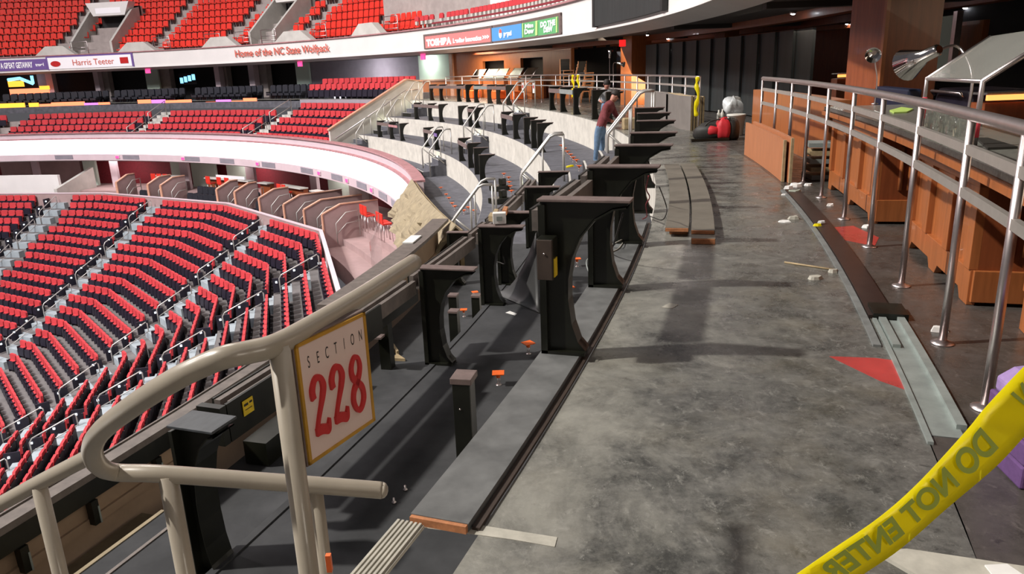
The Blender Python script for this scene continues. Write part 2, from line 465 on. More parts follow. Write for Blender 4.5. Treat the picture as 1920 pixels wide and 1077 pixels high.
# ribbon wall of the club balcony
struct('wall_balcony', MB().arc(RF, 36.25, 9.4, 95, -3.1, -1.72), X['pink'])
struct('trim_balcony', MB().arc(35.95, 36.3, 9.4, 95, -1.76, -1.7), X['ledred'])
struct('trim_led_frame', MB().arc(35.93, RF, 9.4, 95, -2.14, -2.06), X['ledred'])
rb = obj('led_ribbon', MB().arc(35.96, RF - .003, 9.5, 95, -3.08, -2.14, step=3), X['led'],
         label='glowing white LED ribbon board around the curved balcony front', cat='light')
struct('wall_balcony_lower', MB().arc(35.86, 36.25, 9.4, 95, -3.5, -3.1), X['pink'])
struct('ceiling_suites', MB().arc(36.0, 43, 6, 95, -3.56, -3.45, step=2), X['soffit'])
for i, a in enumerate([17.0, 20.6, 26, 31.5, 37.5, 44.5, 51.5, 57.0, 66, 75]):
    m = MB()
    for k in range(7): m.arc(35.835, 35.862, a, a + 2.3, -3.42 + k * .04, -3.40 + k * .04)
    m.arc(35.85, 35.87, a, a + 2.3, -3.43, -3.15)
    obj('wall_vent', m, X['greycloth'], label='grey louvred vent in the pale band under the glowing ribbon', cat='vent', group='vents under the LED ribbon')
for i, a in enumerate([24.6, 30.4, 36.2, 47.5, 59.5, 69]):
    M_ = frame(35.8, a, -3.29)
    t = thing('exit_sign', 'small pink glowing exit marker under the LED ribbon', 'sign', M_, 'exit markers under the ribbon')
    obj('casing', MB().box((.03, 0, 0), (.04, .34, .2)), X['pink'], t)
    obj('lit_panel', MB().box((.005, 0, 0), (.02, .28, .15)), X['pinkexit'], t)

# upper fascia, soffit and ceiling over the concourse
m = MB().arc(42.0, 42.3, -30, 95, 2.4, 3.42, step=1)
struct('wall_fascia', m, X['white'])
struct('trim_fascia_lip', MB().arc(41.94, 42.05, -30, 95, 2.36, 2.42, step=1), X['white'])
struct('trim_fascia_cap', MB().arc(41.9, 42.4, -30, 95, 3.42, 3.48, step=1), X['ledred'])
struct('ceiling_soffit', MB().arc(42.0, 42.55, -30, 95, 2.36, 2.42, step=1, z0b=2.2, z1b=2.3), X['soffit'])
struct('ceiling', MB().arc(42.55, 53, -30, 95, 2.24, 2.4, step=2), X['ceil'])
m = MB()
for r in (44.2, 46.0, 48.0): m.arc(r, r + .3, -28, 34, 2.08, 2.245, step=1.5)
struct('ceiling_beam', m, X['wood_d'])
m = MB()
for a in (-20, -12, -4, 5, 14, 24): m.arc(42.7, 52, a, a + .35, 2.14, 2.245)
struct('ceiling_beam', m, X['ceil'])
struct('wall_back', MB().arc(51, 51.3, -34, 36, 0, 2.4, step=2), X['wood_d'])

# ---------------- far side of the club level
for n in range(5):
    r0 = 36.25 + .85 * n; z = -2.55 + .37 * n
    struct('floor_terrace', MB().arc(r0, r0 + .85, 35, 95, z - .4, z, step=2), X['conc'])
struct('floor_terrace', MB().arc(40.5, 53, 50.5, 95, -.5, -.1, step=2), X['carpet_far'])
struct('floor_terrace', MB().arc(40.5, 53, 35, 50.5, -.5, -.02, step=2), X['carpet_far'])
struct('wall_riser', MB().arc(40.42, 40.52, 36, 50.5, -1.1, -.02, step=1.5), X['greycloth'])
struct('wall_back', MB().arc(46.0, 46.3, 50, 95, -.1, 2.4, step=2), X['dark'])


def TH(px, py, r): return angr(WR(px, py, r))[0]


def wall_px(name, x0, x1, r, z0, z1, m, thick=.15, y=140):
    a1, a0 = TH(x0, y, r), TH(x1, y, r)
    return struct(name, MB().arc(r, r + thick, a0, a1, z0, z1), m)


wall_px('wall_drape', 578, 786, 45, 0, 2.3, X['greycloth'])
wall_px('wall_lit', 555, 580, 44.8, .3, 2.3, X['litwall'])
wall_px('wall_lit', 786, 846, 44.6, .85, 2.3, X['litwall'])
wall_px('wall_wainscot', 786, 846, 44.55, 0, .85, X['wood'], .25)
wall_px('trim_wall', 783, 848, 44.5, .82, .9, X['copper'], .2)
wall_px('trim_wall', 843, 849, 44.4, 0, 2.3, X['copper'], .2)
for x0, x1 in ((84, 96), (174, 183), (402, 411), (466, 476)): wall_px('wall_pier', x0, x1, 44.6, -.1, 2.3, X['pink'], .5)
for x0, x1 in ((68, 84), (183, 202), (297, 318), (411, 425), (476, 500)): wall_px('wall_pier', x0, x1, 45.2, -.1, 2.3, X['conc'], .5)
wall_px('wall_lit', 272, 296, 44.8, .5, 2.3, X['litwall'])
wall_px('trim_wall', 268, 300, 44.6, .38, .52, X['yellowlabel'], .4)

# radial stair wall between the red seats and the drink-rail terraces
a = 34.6
sec = [(36.2, -2.9), (41.4, -2.9), (41.4, .85), (40.5, .98), (36.2, -1.2)]
m = MB().prism(sec, lambda r, z: pol(r, a, z), lambda r, z: pol(r, a + .28, z))
struct('wall_stair', m, X['conc_pale'])
m = MB()
top = [(36.15, -1.2), (40.5, .98), (41.4, .86)]
for (r0, z0), (r1, z1) in zip(top, top[1:]):
    m.prism([(r0, z0), (r1, z1), (r1, z1 + .06), (r0, z0 + .06)], lambda r, z: pol(r, a - .06, z), lambda r, z: pol(r, a + .34, z))
struct('trim_stair_wall', m, X['copper'])
obj('wall_handrail', MB().tube([pol(36.4, a - .12, -1.6), pol(40.4, a - .12, .48), pol(41.1, a - .12, .5)], .03), X['steel'],
    label='steel handrail fixed along the sloping concrete stair wall', cat='handrail')

# ---------------- lower seating bowl
V_ANG = [-26, 2.3, 30.3, 49.5, 69, 88.5, 108]


def seg_k(a):
    k = 0
    while k < len(V_ANG) - 2 and a >= V_ANG[k + 1]: k += 1
    return k


def seg_of(a): return (V_ANG[seg_k(a)] + V_ANG[seg_k(a) + 1]) / 2


def seg_half(a): return (V_ANG[seg_k(a) + 1] - V_ANG[seg_k(a)]) / 2


def bowl_r(rv, a): return rv * math.cos(R_(seg_half(a))) / math.cos(R_(a - seg_of(a)))


def ring_prism(mb, rv0, rv1, z0, z1, a0=-20, a1=100, mi=0):
    ang = [a0] + [v for v in V_ANG if a0 < v < a1] + [a1]
    vs = []
    for q in ang:
        # a vertex may be shared by two straight pieces: both give the same radius there
        vs += [pol(bowl_r(rv0, q), q, z0), pol(bowl_r(rv1, q), q, z0), pol(bowl_r(rv1, q), q, z1), pol(bowl_r(rv0, q), q, z1)]
    fs = []
    for i in range(len(ang) - 1):
        b, c = 4 * i, 4 * i + 4
        for k in range(4): fs.append((b + k, b + (k + 1) % 4, c + (k + 1) % 4, c + k))
    L = len(vs)
    fs += [(3, 2, 1, 0), (L - 4, L - 3, L - 2, L - 1)]
    return mb.add(vs, fs, mi)


def row_z(n): return -6.35 - .355 * n


def row_r(n): return 34.0 - .765 * n


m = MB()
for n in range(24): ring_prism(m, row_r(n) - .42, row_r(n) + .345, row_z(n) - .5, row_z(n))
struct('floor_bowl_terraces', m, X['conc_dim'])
struct('floor_event', MB().arc(.5, 16.5, -180, 180, -15.2, -15, step=10), X['conc_pale'])
m = ring_prism(MB(), row_r(0) + .31, row_r(0) + .42, -6.9, -5.42)
struct('wall_bowl_top', m, X['boxwall'])
struct('trim_bowl_cap', ring_prism(MB(), row_r(0) + .28, row_r(0) + .45, -5.42, -5.37), X['pink'])

AISLES = [lambda n: 74.6 - .2 * n, lambda n: 60.6 - .47 * n, lambda n: 40.4 - .66 * n, lambda n: 23.6 - .3 * n, lambda n: 4.5 - .1 * n]
m = MB()
for f in AISLES:
    for n in range(0, 20):
        for h in range(2):
            rr = row_r(n) - .42 + .0 + h * .0
            q = f(n + h * .5); r0 = bowl_r(row_r(n) - .42 + h * .38, q); wd = .52
            M_ = frame(r0, q, row_z(n) + (.0 if h == 0 else .178), seg_of(q) - q)
            m.box((.19, 0, -.17 + .178), (.38, wd * 2, .36 - .0), M_) if h else m.box((-.02, 0, -.08), (.06, wd * 2, .18), M_)
struct('floor_aisle_steps', m, X['step'])


# -- a folding stadium seat: x outward (behind the sitter), y along the row
def seat_mesh(red, shell, mb=None, M=None, ri=0, si=1):
    mb = mb or MB()
    w_ = .235

    def pr(poly, x0, x1, tilt, mi):
        mb.prism(poly, lambda y, z: tr((x0 + tilt * z, y, z)), lambda y, z: tr((x1 + tilt * z, y, z)), mi)
    tr = (lambda p: M @ Vector(p)) if M else (lambda p: Vector(p))
    back = [(-w_, .42), (w_, .42), (w_, .8), (w_ - .05, .87), (-w_ + .05, .87), (-w_, .8)]
    shl = [(-w_, .34), (w_, .34), (w_, .66), (w_ - .06, .72), (-w_ + .06, .72), (-w_, .66)]
    pr(back, .03, .12, .09, ri)
    pr(shl, .122, .15, .09, si)
    pr([(-w_ + .01, .14), (w_ - .01, .14), (w_ - .01, .5), (w_ - .06, .53), (-w_ + .06, .53), (-w_ + .01, .5)], -.10, -.03, .1, si)
    pr([(-w_ + .02, .2), (w_ - .02, .2), (w_ - .02, .53), (w_ - .08, .565), (-w_ + .08, .565), (-w_ + .02, .53)], -.028, .04, .1, ri)
    mb.box((.06, .25, .3), (.26, .035, .6), M, si)
    return mb


seat_me = seat_mesh('r', 's')
seats = []
for n in range(0, 19):
    for k in range(len(V_ANG) - 1):
        mid = (V_ANG[k] + V_ANG[k + 1]) / 2; hf = (V_ANG[k + 1] - V_ANG[k]) / 2; rv = row_r(n)
        half = rv * math.sin(R_(hf)); dist = rv * math.cos(R_(hf))
        cnt = int(2 * half / .545); pitch = 2 * half / cnt
        for i in range(cnt):
            s_ = (i - (cnt - 1) / 2) * pitch
            p = CEN + Vector((math.cos(R_(mid)), math.sin(R_(mid)), 0)) * dist + Vector((-math.sin(R_(mid)), math.cos(R_(mid)), 0)) * s_
            q, r = angr(p)
            ok = True
            for j, f in enumerate(AISLES):
                if abs(q - f(n)) * R_(1) * r < (1.4 if j == 0 else .83): ok = False
            if not ok: continue
            p.z = row_z(n)
            c = pix(p + Vector((0, 0, .7)))
            if not c or not (-25 < c[0] < 830 and 300 < c[1] < 1000): continue
            # what the parapet cap hides
            line = [(-30, 975), (0, 955), (330, 772), (500, 672), (690, 560), (790, 480), (830, 440)]
            yl = None
            for (xa, ya), (xb, yb) in zip(line, line[1:]):
                if xa <= c[0] <= xb: yl = ya + (yb - ya) * (c[0] - xa) / (xb - xa)
            if yl is None or c[1] > yl + 45: continue
            blk = sum(1 for f in AISLES if q < f(n))
            seats.append((c[2], n, blk, p, mid, c))
seats.sort(key=lambda t: t[0])
ORD = ['top', 'second', 'third', 'fourth', 'fifth', 'sixth', 'seventh', 'eighth', 'ninth', 'tenth', 'eleventh', 'twelfth',
       'thirteenth', 'fourteenth', 'fifteenth', 'sixteenth', 'seventeenth', 'eighteenth', 'nineteenth']
BLK = {0: 'bowl block beyond the wide stair', 1: 'bowl block beside the wide stair', 2: 'wide bent bowl block',
       3: 'narrow wedge bowl block', 4: 'bowl block under the balcony', 5: 'bowl block below the parapet'}
first = None
for d, n, blk, p, mid, c in seats[:300]:
    M_ = Matrix.Translation(p) @ Matrix.Rotation(R_(mid), 4, 'Z')
    lab = 'red folding seat in the %s tier, %s' % (ORD[n], BLK[blk])
    grp = 'seats of the %s tier, %s' % (ORD[n], BLK[blk])
    if first is None:
        first = obj('stadium_seat', seat_me, [X['redseat'], X['navy']], label=lab, cat='seat', group=grp, M=M_)
    else:
        o = first.copy(); COL.objects.link(o); o.matrix_world = M_; o['label'] = lab; o['group'] = grp
rest = MB()
for d, n, blk, p, mid, c in seats[300:]:
    seat_mesh(0, 1, rest, Matrix.Translation(p) @ Matrix.Rotation(R_(mid), 4, 'Z'))
print('bowl seats', len(seats))

# red club seats beyond the stair wall
CLUB_AISLES = [51.0, 68.2, 85.5]
for n in range(5):
    r = 36.25 + .85 * n + .5; z = -2.55 + .37 * n
    st = .56 / r / R_(1); q = 35.4
    while q < 93:
        q += st
        if any(abs(q - a_) * R_(1) * r < .8 for a_ in CLUB_AISLES): continue
        if n == 4 and q > 50: continue
        p = pol(r, q, z); c = pix(p)
        if c and -30 < c[0] < 780: seat_mesh(0, 1, rest, frame(r, q, z))
for n in range(2):
    r = 41.0 + .85 * n; st = .56 / r / R_(1); q = 36.6
    while q < 49.6:
        q += st; seat_mesh(0, 1, rest, frame(r, q, -.02 + .3 * n))
struct('floor_terrace', MB().arc(41.45, 42.6, 36, 50, -.02, .28, step=2), X['carpet_far'])
UP_AISLES = [TH(x, y, 43) for x, y in ((108, 100), (285, 95), (418, 88), (555, 80), (692, 72))]
VOMS = [((TH(180, 60, 46) + TH(258, 60, 46)) / 2, 0), ((TH(528, 40, 46) + TH(575, 40, 46)) / 2, 0)]


def up_z(n): return 3.3 + .54 * n


def up_r(n): return 43.2 + .8 * n


for n in range(10):
    struct('floor_upper_deck', MB().arc(up_r(n) - .4, up_r(n) + .4, 36, 95, up_z(n) - .7, up_z(n), step=2), X['conc'])


def up_seat(mb, M):
    mb.prism([(-.22, .34), (.22, .34), (.22, .72), (.17, .8), (-.17, .8), (-.22, .72)], lambda y, z: M @ Vector((.06 + .16 * z, y, z)), lambda y, z: M @ Vector((.12 + .16 * z, y, z)), 2)
    mb.box((-.1, 0, .38), (.36, .42, .07), M, 2)
    mb.box((.1, 0, .17), (.05, .08, .34), M, 1)


for n in range(10):
    r = up_r(n); st = .53 / r / R_(1); q = 37.0
    while q < 93:
        q += st
        if any(abs(q - a_) * R_(1) * r < .7 for a_ in UP_AISLES): continue
        if n < 6 and any(abs(q - v[0]) * R_(1) * r < 1.7 for v in VOMS): continue
        c = pix(pol(r, q, up_z(n) + .6))
        if c and -30 < c[0] < 790 and -12 < c[1]: up_seat(rest, frame(r, q, up_z(n)))
obj('stadium_seats', rest, [X['redseat'], X['navy'], X['redplastic']], kind='stuff',
    label='banks of red seats filling the distant tiers of the arena', cat='seats')

m = MB()
for a_ in CLUB_AISLES[:2]:
    for n in range(5):
        for h in range(2): m.box((.2 + .42 * h, 0, .09 + .18 * h), (.42, 1.1, .19), frame(36.25 + .85 * n - .0, a_, -2.55 + .37 * (n - (0 if h else 0))))
struct('floor_aisle_steps', m, X['conc_pale'])
for i, a_ in enumerate(CLUB_AISLES[:2]):
    for k in range(2):
        t = thing('club_handrail', 'steel stair rail on the %s stair among the distant club seats, %s part' % (['second', 'farther'][i], ['lower', 'upper'][k]), 'handrail', frame(37.2 + 1.9 * k, a_, -2.2 + .8 * k))
        obj('rail', MB().tube([(-.7, 0, -.2), (-.7, 0, .75), (.9, 0, 1.45), (.9, 0, .4)], .03, 6), X['railfar'], t)
        obj('middle_rail', MB().tube([(-.7, 0, .3), (.9, 0, 1.0)], .022, 6), X['railfar'], t)

# ------------------------------------------------------------------ drink-rail brackets on the terrace edges
BR_PROF = [(0, 0), (.21, 0), (.21, .03), (.175, .07), (.145, .16), (.13, .28), (.132, .38), (.15, .48), (.19, .575), (.255, .655),
           (.34, .705), (.40, .715), (.415, .735), (0, .735)]


def make_bracket():
    t = thing('counter_bracket', 'x', 'bracket', Matrix.Identity(4))
    m = MB().prism(BR_PROF, lambda x, z: Vector((x, -.022, z)), lambda x, z: Vector((x, .022, z)))
    obj('web', m, X['black'], t, bevel=.004)
    m = MB().box((.016, 0, .36), (.032, .105, .72)); m.box((.105, 0, .008), (.21, .105, .016))
    n_ = len(BR_PROF)
    cur = BR_PROF[2:12]
    vs, fs = [], []
    for x, z in cur: vs += [(x, -.045, z), (x, .045, z), (x + .004, .045, z - .006), (x + .004, -.045, z - .006)]
    for i in range(len(cur) - 1):
        for k in range(4): fs.append((4 * i + k, 4 * i + (k + 1) % 4, 4 * i + 4 + (k + 1) % 4, 4 * i + 4 + k))
    m.add(vs, fs)
    obj('leg', m, X['black'], t)
    obj('top_plate', MB().box((.208, 0, .741), (.425, .105, .012)), X['brown'], t, bevel=.002, label='dusty brown top plate')
    return t


br0 = make_bracket(); used = [False]


def bracket(r, a, z, label, group, yaw=0):
    M_ = frame(r, a, z, yaw)
    if not used[0]:
        used[0] = True; br0.matrix_world = M_; br0['label'] = label; br0['group'] = group; return br0
    return dup(br0, M_, label, group)


def beam(r, a0, a1, z, label, group, face=None):
    """double channel running between two brackets"""
    m = MB(); m.arc(r, r + .035, a0, a1, z, z + .1, step=.8); m.arc(r + .075, r + .105, a0, a1, z, z + .1, step=.8)
    m.arc(r + .03, r + .08, a0, a1, z, z + .015, step=.8)
    t = thing('counter_beam', label, 'beam', frame(r, (a0 + a1) / 2, z), group)
    Mi = t.matrix_world.inverted()
    m.v = [tuple(Mi @ Vector(p)) for p in m.v]
    obj('channel', m, X['beam'], t)
    m = MB().arc(r - .012, r, a0, a1, z - .005, z + .105, step=.8); m.v = [tuple(Mi @ Vector(p)) for p in m.v]
    obj('face_board', m, face or X['black'], t)
    return t


ORDN = ['first', 'second', 'third', 'fourth', 'fifth', 'sixth', 'seventh', 'eighth', 'ninth', 'tenth', 'eleventh', 'twelfth']
# upper edge, beside the worn walkway
A_near = [angr(W(x, y, .745))[0] for x, y in ((1004, 383), (1110, 320), (1176, 279), (1212, 248), (1205, 226), (1200, 212), (1200, 202))]
for i, a in enumerate(A_near):
    z = .03 if i < 3 else 0
    bracket(40.41, a, z, 'black curved bracket on the walkway edge, %s one beyond the board end' % ORDN[i], None)
A_far1 = [2.9, 5.4, 8.6, 10.8, 12.6]
A_far2 = [19.6, 21.2, 22.6, 24.7, 26.0, 27.4, 30.1, 31.6]
for i, a in enumerate(A_far1):
    bracket(40.66, a, 0, 'black bracket on the upper terrace edge, %s beyond the stooping worker' % ORDN[i], None)
for i, a in enumerate(A_far2):
    bracket(40.66, a, 0, 'black bracket on the distant upper terrace edge, %s past the double stair rail' % ORDN[i], None)
# middle edge
B_near = [angr(W(x, y, -.005))[0] for x, y in ((795, 500), (920, 423), (950, 397), (987, 350), (1003, 322))]
B_LAB = ['broad black bracket below the parapet cap, with a dusty top plate', 'black bracket beside the pale junction box on the middle terrace edge',
         'black bracket just past the junction box on the middle terrace edge', 'black bracket on the middle terrace edge, first one before the stair rail',
         'black bracket on the middle terrace edge, next to the yellow-tipped tool']
for i, a in enumerate(B_near):
    bracket(39.1, a, -.75, B_LAB[i], None)
B_far1 = [4.9, 6.6, 8.4, 10.9, 13.4]
B_far2 = [18.8, 20.0, 21.8, 25.3, 27.2, 29.6]
for i, a in enumerate(B_far1):
    bracket(39.17, a, -.75, 'black bracket on the middle terrace edge, %s below the bare concrete riser' % ORDN[i], None)
for i, a in enumerate(B_far2):
    bracket(39.17, a, -.75, 'black bracket on the far middle terrace edge, %s past the lit stair' % ORDN[i], None)
# lower edge
p = W(832, 437, -.77); q = angr(p)
bracket(q[1] + .05, q[0], -1.5, 'black bracket beside the end of the brown parapet cap', None)
nb = bracket(39.05, angr(W(320, 776, -.03))[0], -.79, 'black bracket carrying the counter end framed by the beige rail loop', None)
for ch_ in nb.children:
    if ch_.name.startswith('top_plate'):
        ch_.data = ch_.data.copy(); ch_.data.materials[0] = X['darkplate']; ch_['label'] = 'dark grey top plate'
nb.matrix_world = nb.matrix_world @ Matrix.Diagonal((.55, 1.5, 1, 1))
C_far1 = [5.2, 8.0, 10.3, 13.2]
C_far2 = [19.4, 21.7, 26.7, 28.7, 31.0]
for i, a in enumerate(C_far1):
    bracket(37.67, a, -1.5, 'black bracket on the lower terrace edge, %s past the canvas corner' % ORDN[i], None)
for i, a in enumerate(C_far2):
    bracket(37.67, a, -1.5, 'black bracket on the lower terrace edge, %s along toward the stair wall' % ORDN[i], None)

# channels between brackets
for i in range(2):
    beam(40.34, A_near[i] + .12, A_near[i + 1] - .1, .60, 'paired metal channel joining the %s and %s walkway brackets' % (ORDN[i], ORDN[i + 1]), None)
BB = [-19.25] + B_near
for i in range(5):
    beam(38.97, BB[i] + .1, BB[i + 1] - .08, -.2, ['long paired metal channel behind the section sign', 'paired metal channel from the broad bracket to the junction box',
         'short paired metal channel past the junction box', 'paired metal channel before the middle stair rail', 'paired metal channel ending at the yellow-tipped tool'][i], None)


def facia(name, r, a0, a1, z, lab, m, grp, h=.13):
    return obj(name, MB().arc(r - .03, r - .008, a0, a1, z, z + h, step=1), m, label=lab, cat='rail board', group=grp)


for (r, zz, lst, nm) in ((40.66, 0, A_far1[2:], 'upper edge ahead of the worker'), (40.66, 0, A_far2, 'distant upper edge'),
                         (39.17, -.75, B_far1[3:], 'middle edge near the lit stair'), (39.17, -.75, B_far2, 'distant middle edge'),
                         (37.67, -1.5, C_far1[2:], 'lower edge near the lit stair'), (37.67, -1.5, C_far2, 'distant lower edge')):
    for i in range(len(lst) - 1):
        if (len(lst), i) in ((8, 3), (6, 1), (6, 2), (5, 1), (5, 2)): continue
        mm = X['brown']
        if nm == 'distant upper edge' and i == 2: mm = X['silver']
        if nm == 'upper edge ahead of the worker' and i == 0: mm = X['silver']
        facia('rail_board', r, lst[i], lst[i + 1], zz + .56,
              'brown rail board, %s, %s to %s bracket' % (nm, ORDN[i], ORDN[i + 1]) if mm is X['brown'] else
              'pale rail board, %s, %s to %s bracket' % (nm, ORDN[i], ORDN[i + 1]), mm, None)
facia('rail_board', 37.63, 28.6, 26.9, -.95, 'glowing red strip board on the distant lower edge', X['ledred'], None, .1)
facia('rail_board', 37.67, 19.3, 18.6, -.98, 'violet end of a rail board on the distant lower edge', X['adpurple'], None, .12)
m = MB().arc(38.93, 38.943, -19.1, -15.6, -.36, -.21, step=.6)
obj('modesty_board', m, X['black'], label='black modesty board hung below the channel behind the section sign', cat='board')
m = MB().arc(39.085, 39.1, -19.25, -17.0, -.27, -.08, step=.6); m.arc(38.97, 39.1, -19.32, -19.26, -.27, -.08)
obj('counter_end', m, X['black'], label='boxed black counter end inside the beige rail loop', cat='counter')
t = thing('warning_label', 'yellow warning label on the black counter end inside the rail loop', 'label', frame(39.102, -19.05, -.15))
obj('plate', MB().box((.002, 0, 0), (.003, .075, .075)), X['yellowlabel'], t)
obj('print', MB().box((.004, -.015, .015), (.001, .03, .012)).box((.004, .02, .017), (.001, .02, .01)).box((.004, 0, -.01), (.001, .05, .004)), X['ink'], t)
obj('low_counter', MB().arc(37.425, 37.47, -23, -16.2, -1.17, -1.03, step=1), X['black'], label='black counter front running along the tan parapet boards', cat='counter')
for i, a in enumerate((-19.2, -18.45, -17.6)):
    t = thing('stub_post', 'short black leg under the parapet counter, %s from the frame edge' % ORDN[i], 'post', frame(37.46, a, -1.34))
    obj('shaft', MB().box((0, 0, .085), (.05, .05, .165)), X['black'], t)
    obj('foot_plate', MB().box((.026, .02, .06), (.004, .012, .12)), X['silver'], t)
struct('floor_lower_strip', MB().arc(37.45, 38.28, -34, -17.9, -1.499, -1.492, step=1), X['olivefloor'])
# carpeted aisle steps below the walkway
struct('floor_aisle_step', MB().arc(38.3, 39.14, -34, -18.83, -1.2, -.95, step=1), X['carpet'])
struct('trim_nosing', MB().arc(38.285, 38.31, -34, -18.83, -.97, -.945, step=1), X['canvas'])
struct('trim_nosing', MB().arc(38.44, 38.46, -34, -18.83, -.951, -.944, step=1), X['beam'])
obj('board_offcut', MB().arc(37.75, 37.95, -16.75, -14.5, -1.49, -1.3, step=.8), X['black'], label='dark board on edge on the lower terrace behind the sign post', cat='board')

# electrical box with yellow label on the first walkway bracket
q = angr(W(1010, 470, .45))
t = thing('switch_box', 'black steel switch box with a yellow label on the first walkway bracket', 'box', frame(40.455, A_near[0] - .075, .44))
obj('body', MB().box((.01, -.05, .08), (.075, .09, .19)), X['black'], t, bevel=.004)
obj('cover', MB().box((.01, -.1, .08), (.07, .008, .185)), X['edgebrown'], t, label='worn brown cover plate', bevel=.002)
obj('label_plate', MB().box((.05, -.06, .04), (.004, .05, .085)), X['yellowlabel'], t, label='yellow label')
obj('screw', MB().lathe([(.005, 0), (.005, .004), (0, .005)], 8, M=Matrix.Translation((.01, -.105, .11)) @ Matrix.Rotation(R_(90), 4, 'X')), X['steel'], t)

# boards along the walkway edge
def board(lab, r0, r1, a0, a1, z0, z1, grp=None, top='board'):
    t = thing('board', lab, 'board', frame((r0 + r1) / 2, a0, z0), grp)
    Mi = t.matrix_world.inverted()
    m = MB().arc(r0, r1, a0, a1, z0, z1, step=.5); m.v = [tuple(Mi @ Vector(p)) for p in m.v]
    obj('slab', m, X[top], t)
    s_ = .06 if a0 < a1 else -.06
    m = MB().arc(r0 + .003, r1 - .003, a0 - s_ * .35, a0, z0 + .002, z1 - .003); m.v = [tuple(Mi @ Vector(p)) for p in m.v]
    obj('end_face', m, X['endgrain'], t, label='orange cut end')
    return t


board('long grey-black board laid along the walkway edge with an orange cut end', 40.40, 40.595, -20.27, -13.75, 0, .03)
struct('trim_edge', MB().arc(40.60, 40.625, -20.25, -13.7, 0, .012, step=.5), X['edgebrown'])
board('grey plank on the walkway, inner of the upper two with orange ends', 40.77, 40.955, -14.4, -8.75, .045, .075, top='plank')
board('grey plank on the walkway, outer of the upper two with orange ends', 40.975, 41.155, -14.5, -8.75, .045, .075, top='plank')
board('lower grey plank under the outer walkway plank', 40.98, 41.16, -14.72, -8.9, 0, .044, top='plank')
board('short dark plank under the inner walkway plank', 40.8, 40.95, -14.25, -8.9, 0, .044, top='black')

# ridged stair nosing and pale residue on the floor
m = MB().arc(40.36, 40.455, -21.6, -20.3, 0, .012, step=.3)
for k in range(6): m.arc(40.365 + k * .015, 40.373 + k * .015, -21.6, -20.3, .012, .018, step=.3)
obj('stair_nosing', m, X['chalk'], label='ridged pale stair nosing strip at the walkway edge', cat='nosing')
vs = [W(x, y, .0015) for x, y in ((800, 976), (905, 986), (1045, 1008), (1040, 1026), (960, 1012), (795, 990))]
struct('floor_residue', MB().prism([(v.x, v.y) for v in vs], lambda x, y: Vector((x, y, .0003)), lambda x, y: Vector((x, y, .0018))), X['chalk'])
vs = [W(x, y, 0) for x, y in ((1555, 669), (1640, 672), (1703, 680), (1750, 750), (1650, 715))]
struct('floor_marking', MB().prism([(v.x, v.y) for v in vs], lambda x, y: Vector((x, y, .0003)), lambda x, y: Vector((x, y, .0016))), X['redpaint'])
vs = [W(x, y, 0) for x, y in ((1545, 428), (1600, 424), (1648, 446), (1640, 462), (1560, 446))]
struct('floor_marking', MB().prism([(v.x, v.y) for v in vs], lambda x, y: Vector((x, y, .0003)), lambda x, y: Vector((x, y, .0016))), X['redpaint'])

# wall-track remains along the bar side of the walkway
struct('trim_track', MB().arc(41.93, 41.965, -17.6, -11.2, 0, .012, step=.5), X['trackedge'])
struct('trim_track', MB().arc(41.97, 42.1, -17.0, -11.25, 0, .02, step=.5), X['trackwood'])
m = MB().arc(41.985, 42.005, -18.95, -17.03, 0, .012, step=.4); m.arc(42.015, 42.05, -17.6, -17.03, 0, .02, step=.4)
m.arc(42.105, 42.14, -18.75, -16.95, 0, .022, step=.4); m.arc(42.0, 42.12, -18.85, -17.03, .0005, .003, step=.4)
struct('trim_track', m, X['silver'])
struct('trim_track', MB().arc(41.99, 42.16, -17.02, -16.75, 0, .035), X['black'])

# short cut-off post beside the walkway
p = W(868, 704, .02); q = angr(p)
t = thing('stub_post', 'short black steel post with a brown cap plate beside the long board', 'post', frame(q[1], q[0], -.75, 6))
obj('shaft', MB().box((0, 0, .37), (.085, .085, .74)), X['black'], t, bevel=.004)
obj('cap_plate', MB().box((0, .012, .755), (.1, .115, .03)), X['brown'], t, bevel=.003, label='dusty brown cap plate')
m = MB()
for x, z in ((-.01, .62), (.012, .25), (-.02, .2)): m.lathe([(.005, 0), (.004, .004), (0, .005)], 8, M=Matrix.Translation((x, -.0425, z)) @ Matrix.Rotation(R_(90), 4, 'X'))
obj('screw_heads', m, X['steel'], t)

# orange anchor caps on the terraces
cap0 = None


def anchor(p, label, group, tilt=0.0, s=1.0):
    global cap0
    M_ = Matrix.Translation(p) @ Matrix.Rotation(random.uniform(0, 6), 4, 'Z') @ Matrix.Rotation(tilt, 4, 'X') @ Matrix.Scale(s, 4)
    if cap0 is None:
        cap0 = thing('floor_anchor', label, 'anchor', M_, group)
        m = MB().lathe([(.014, .055), (.017, .06), (.012, .068), (.018, .078), (.026, .085)], 14)
        m.prism([(.055 * math.cos(k * math.pi / 2 + .4) * (1.0 if True else 1), .055 * math.sin(k * math.pi / 2 + .4)) for k in range(4)],
                lambda x, y: Vector((x, y, .085)), lambda x, y: Vector((x * 1.06, y * 1.06, .092)))
        obj('cup', m, X['orange'], cap0, label='orange plastic cup')
        m = MB()
        for k in range(3): m.tube([(.009 * math.cos(k * 2.1), .009 * math.sin(k * 2.1), 0), (.009 * math.cos(k * 2.1), .009 * math.sin(k * 2.1), .06)], .0025, 6)
        m.lathe([(.02, 0), (.02, .003), (0, .003)], 10)
        obj('bolt', m, X['steel'], cap0, label='steel anchor bolts')
    else: dup(cap0, M_, label, group)


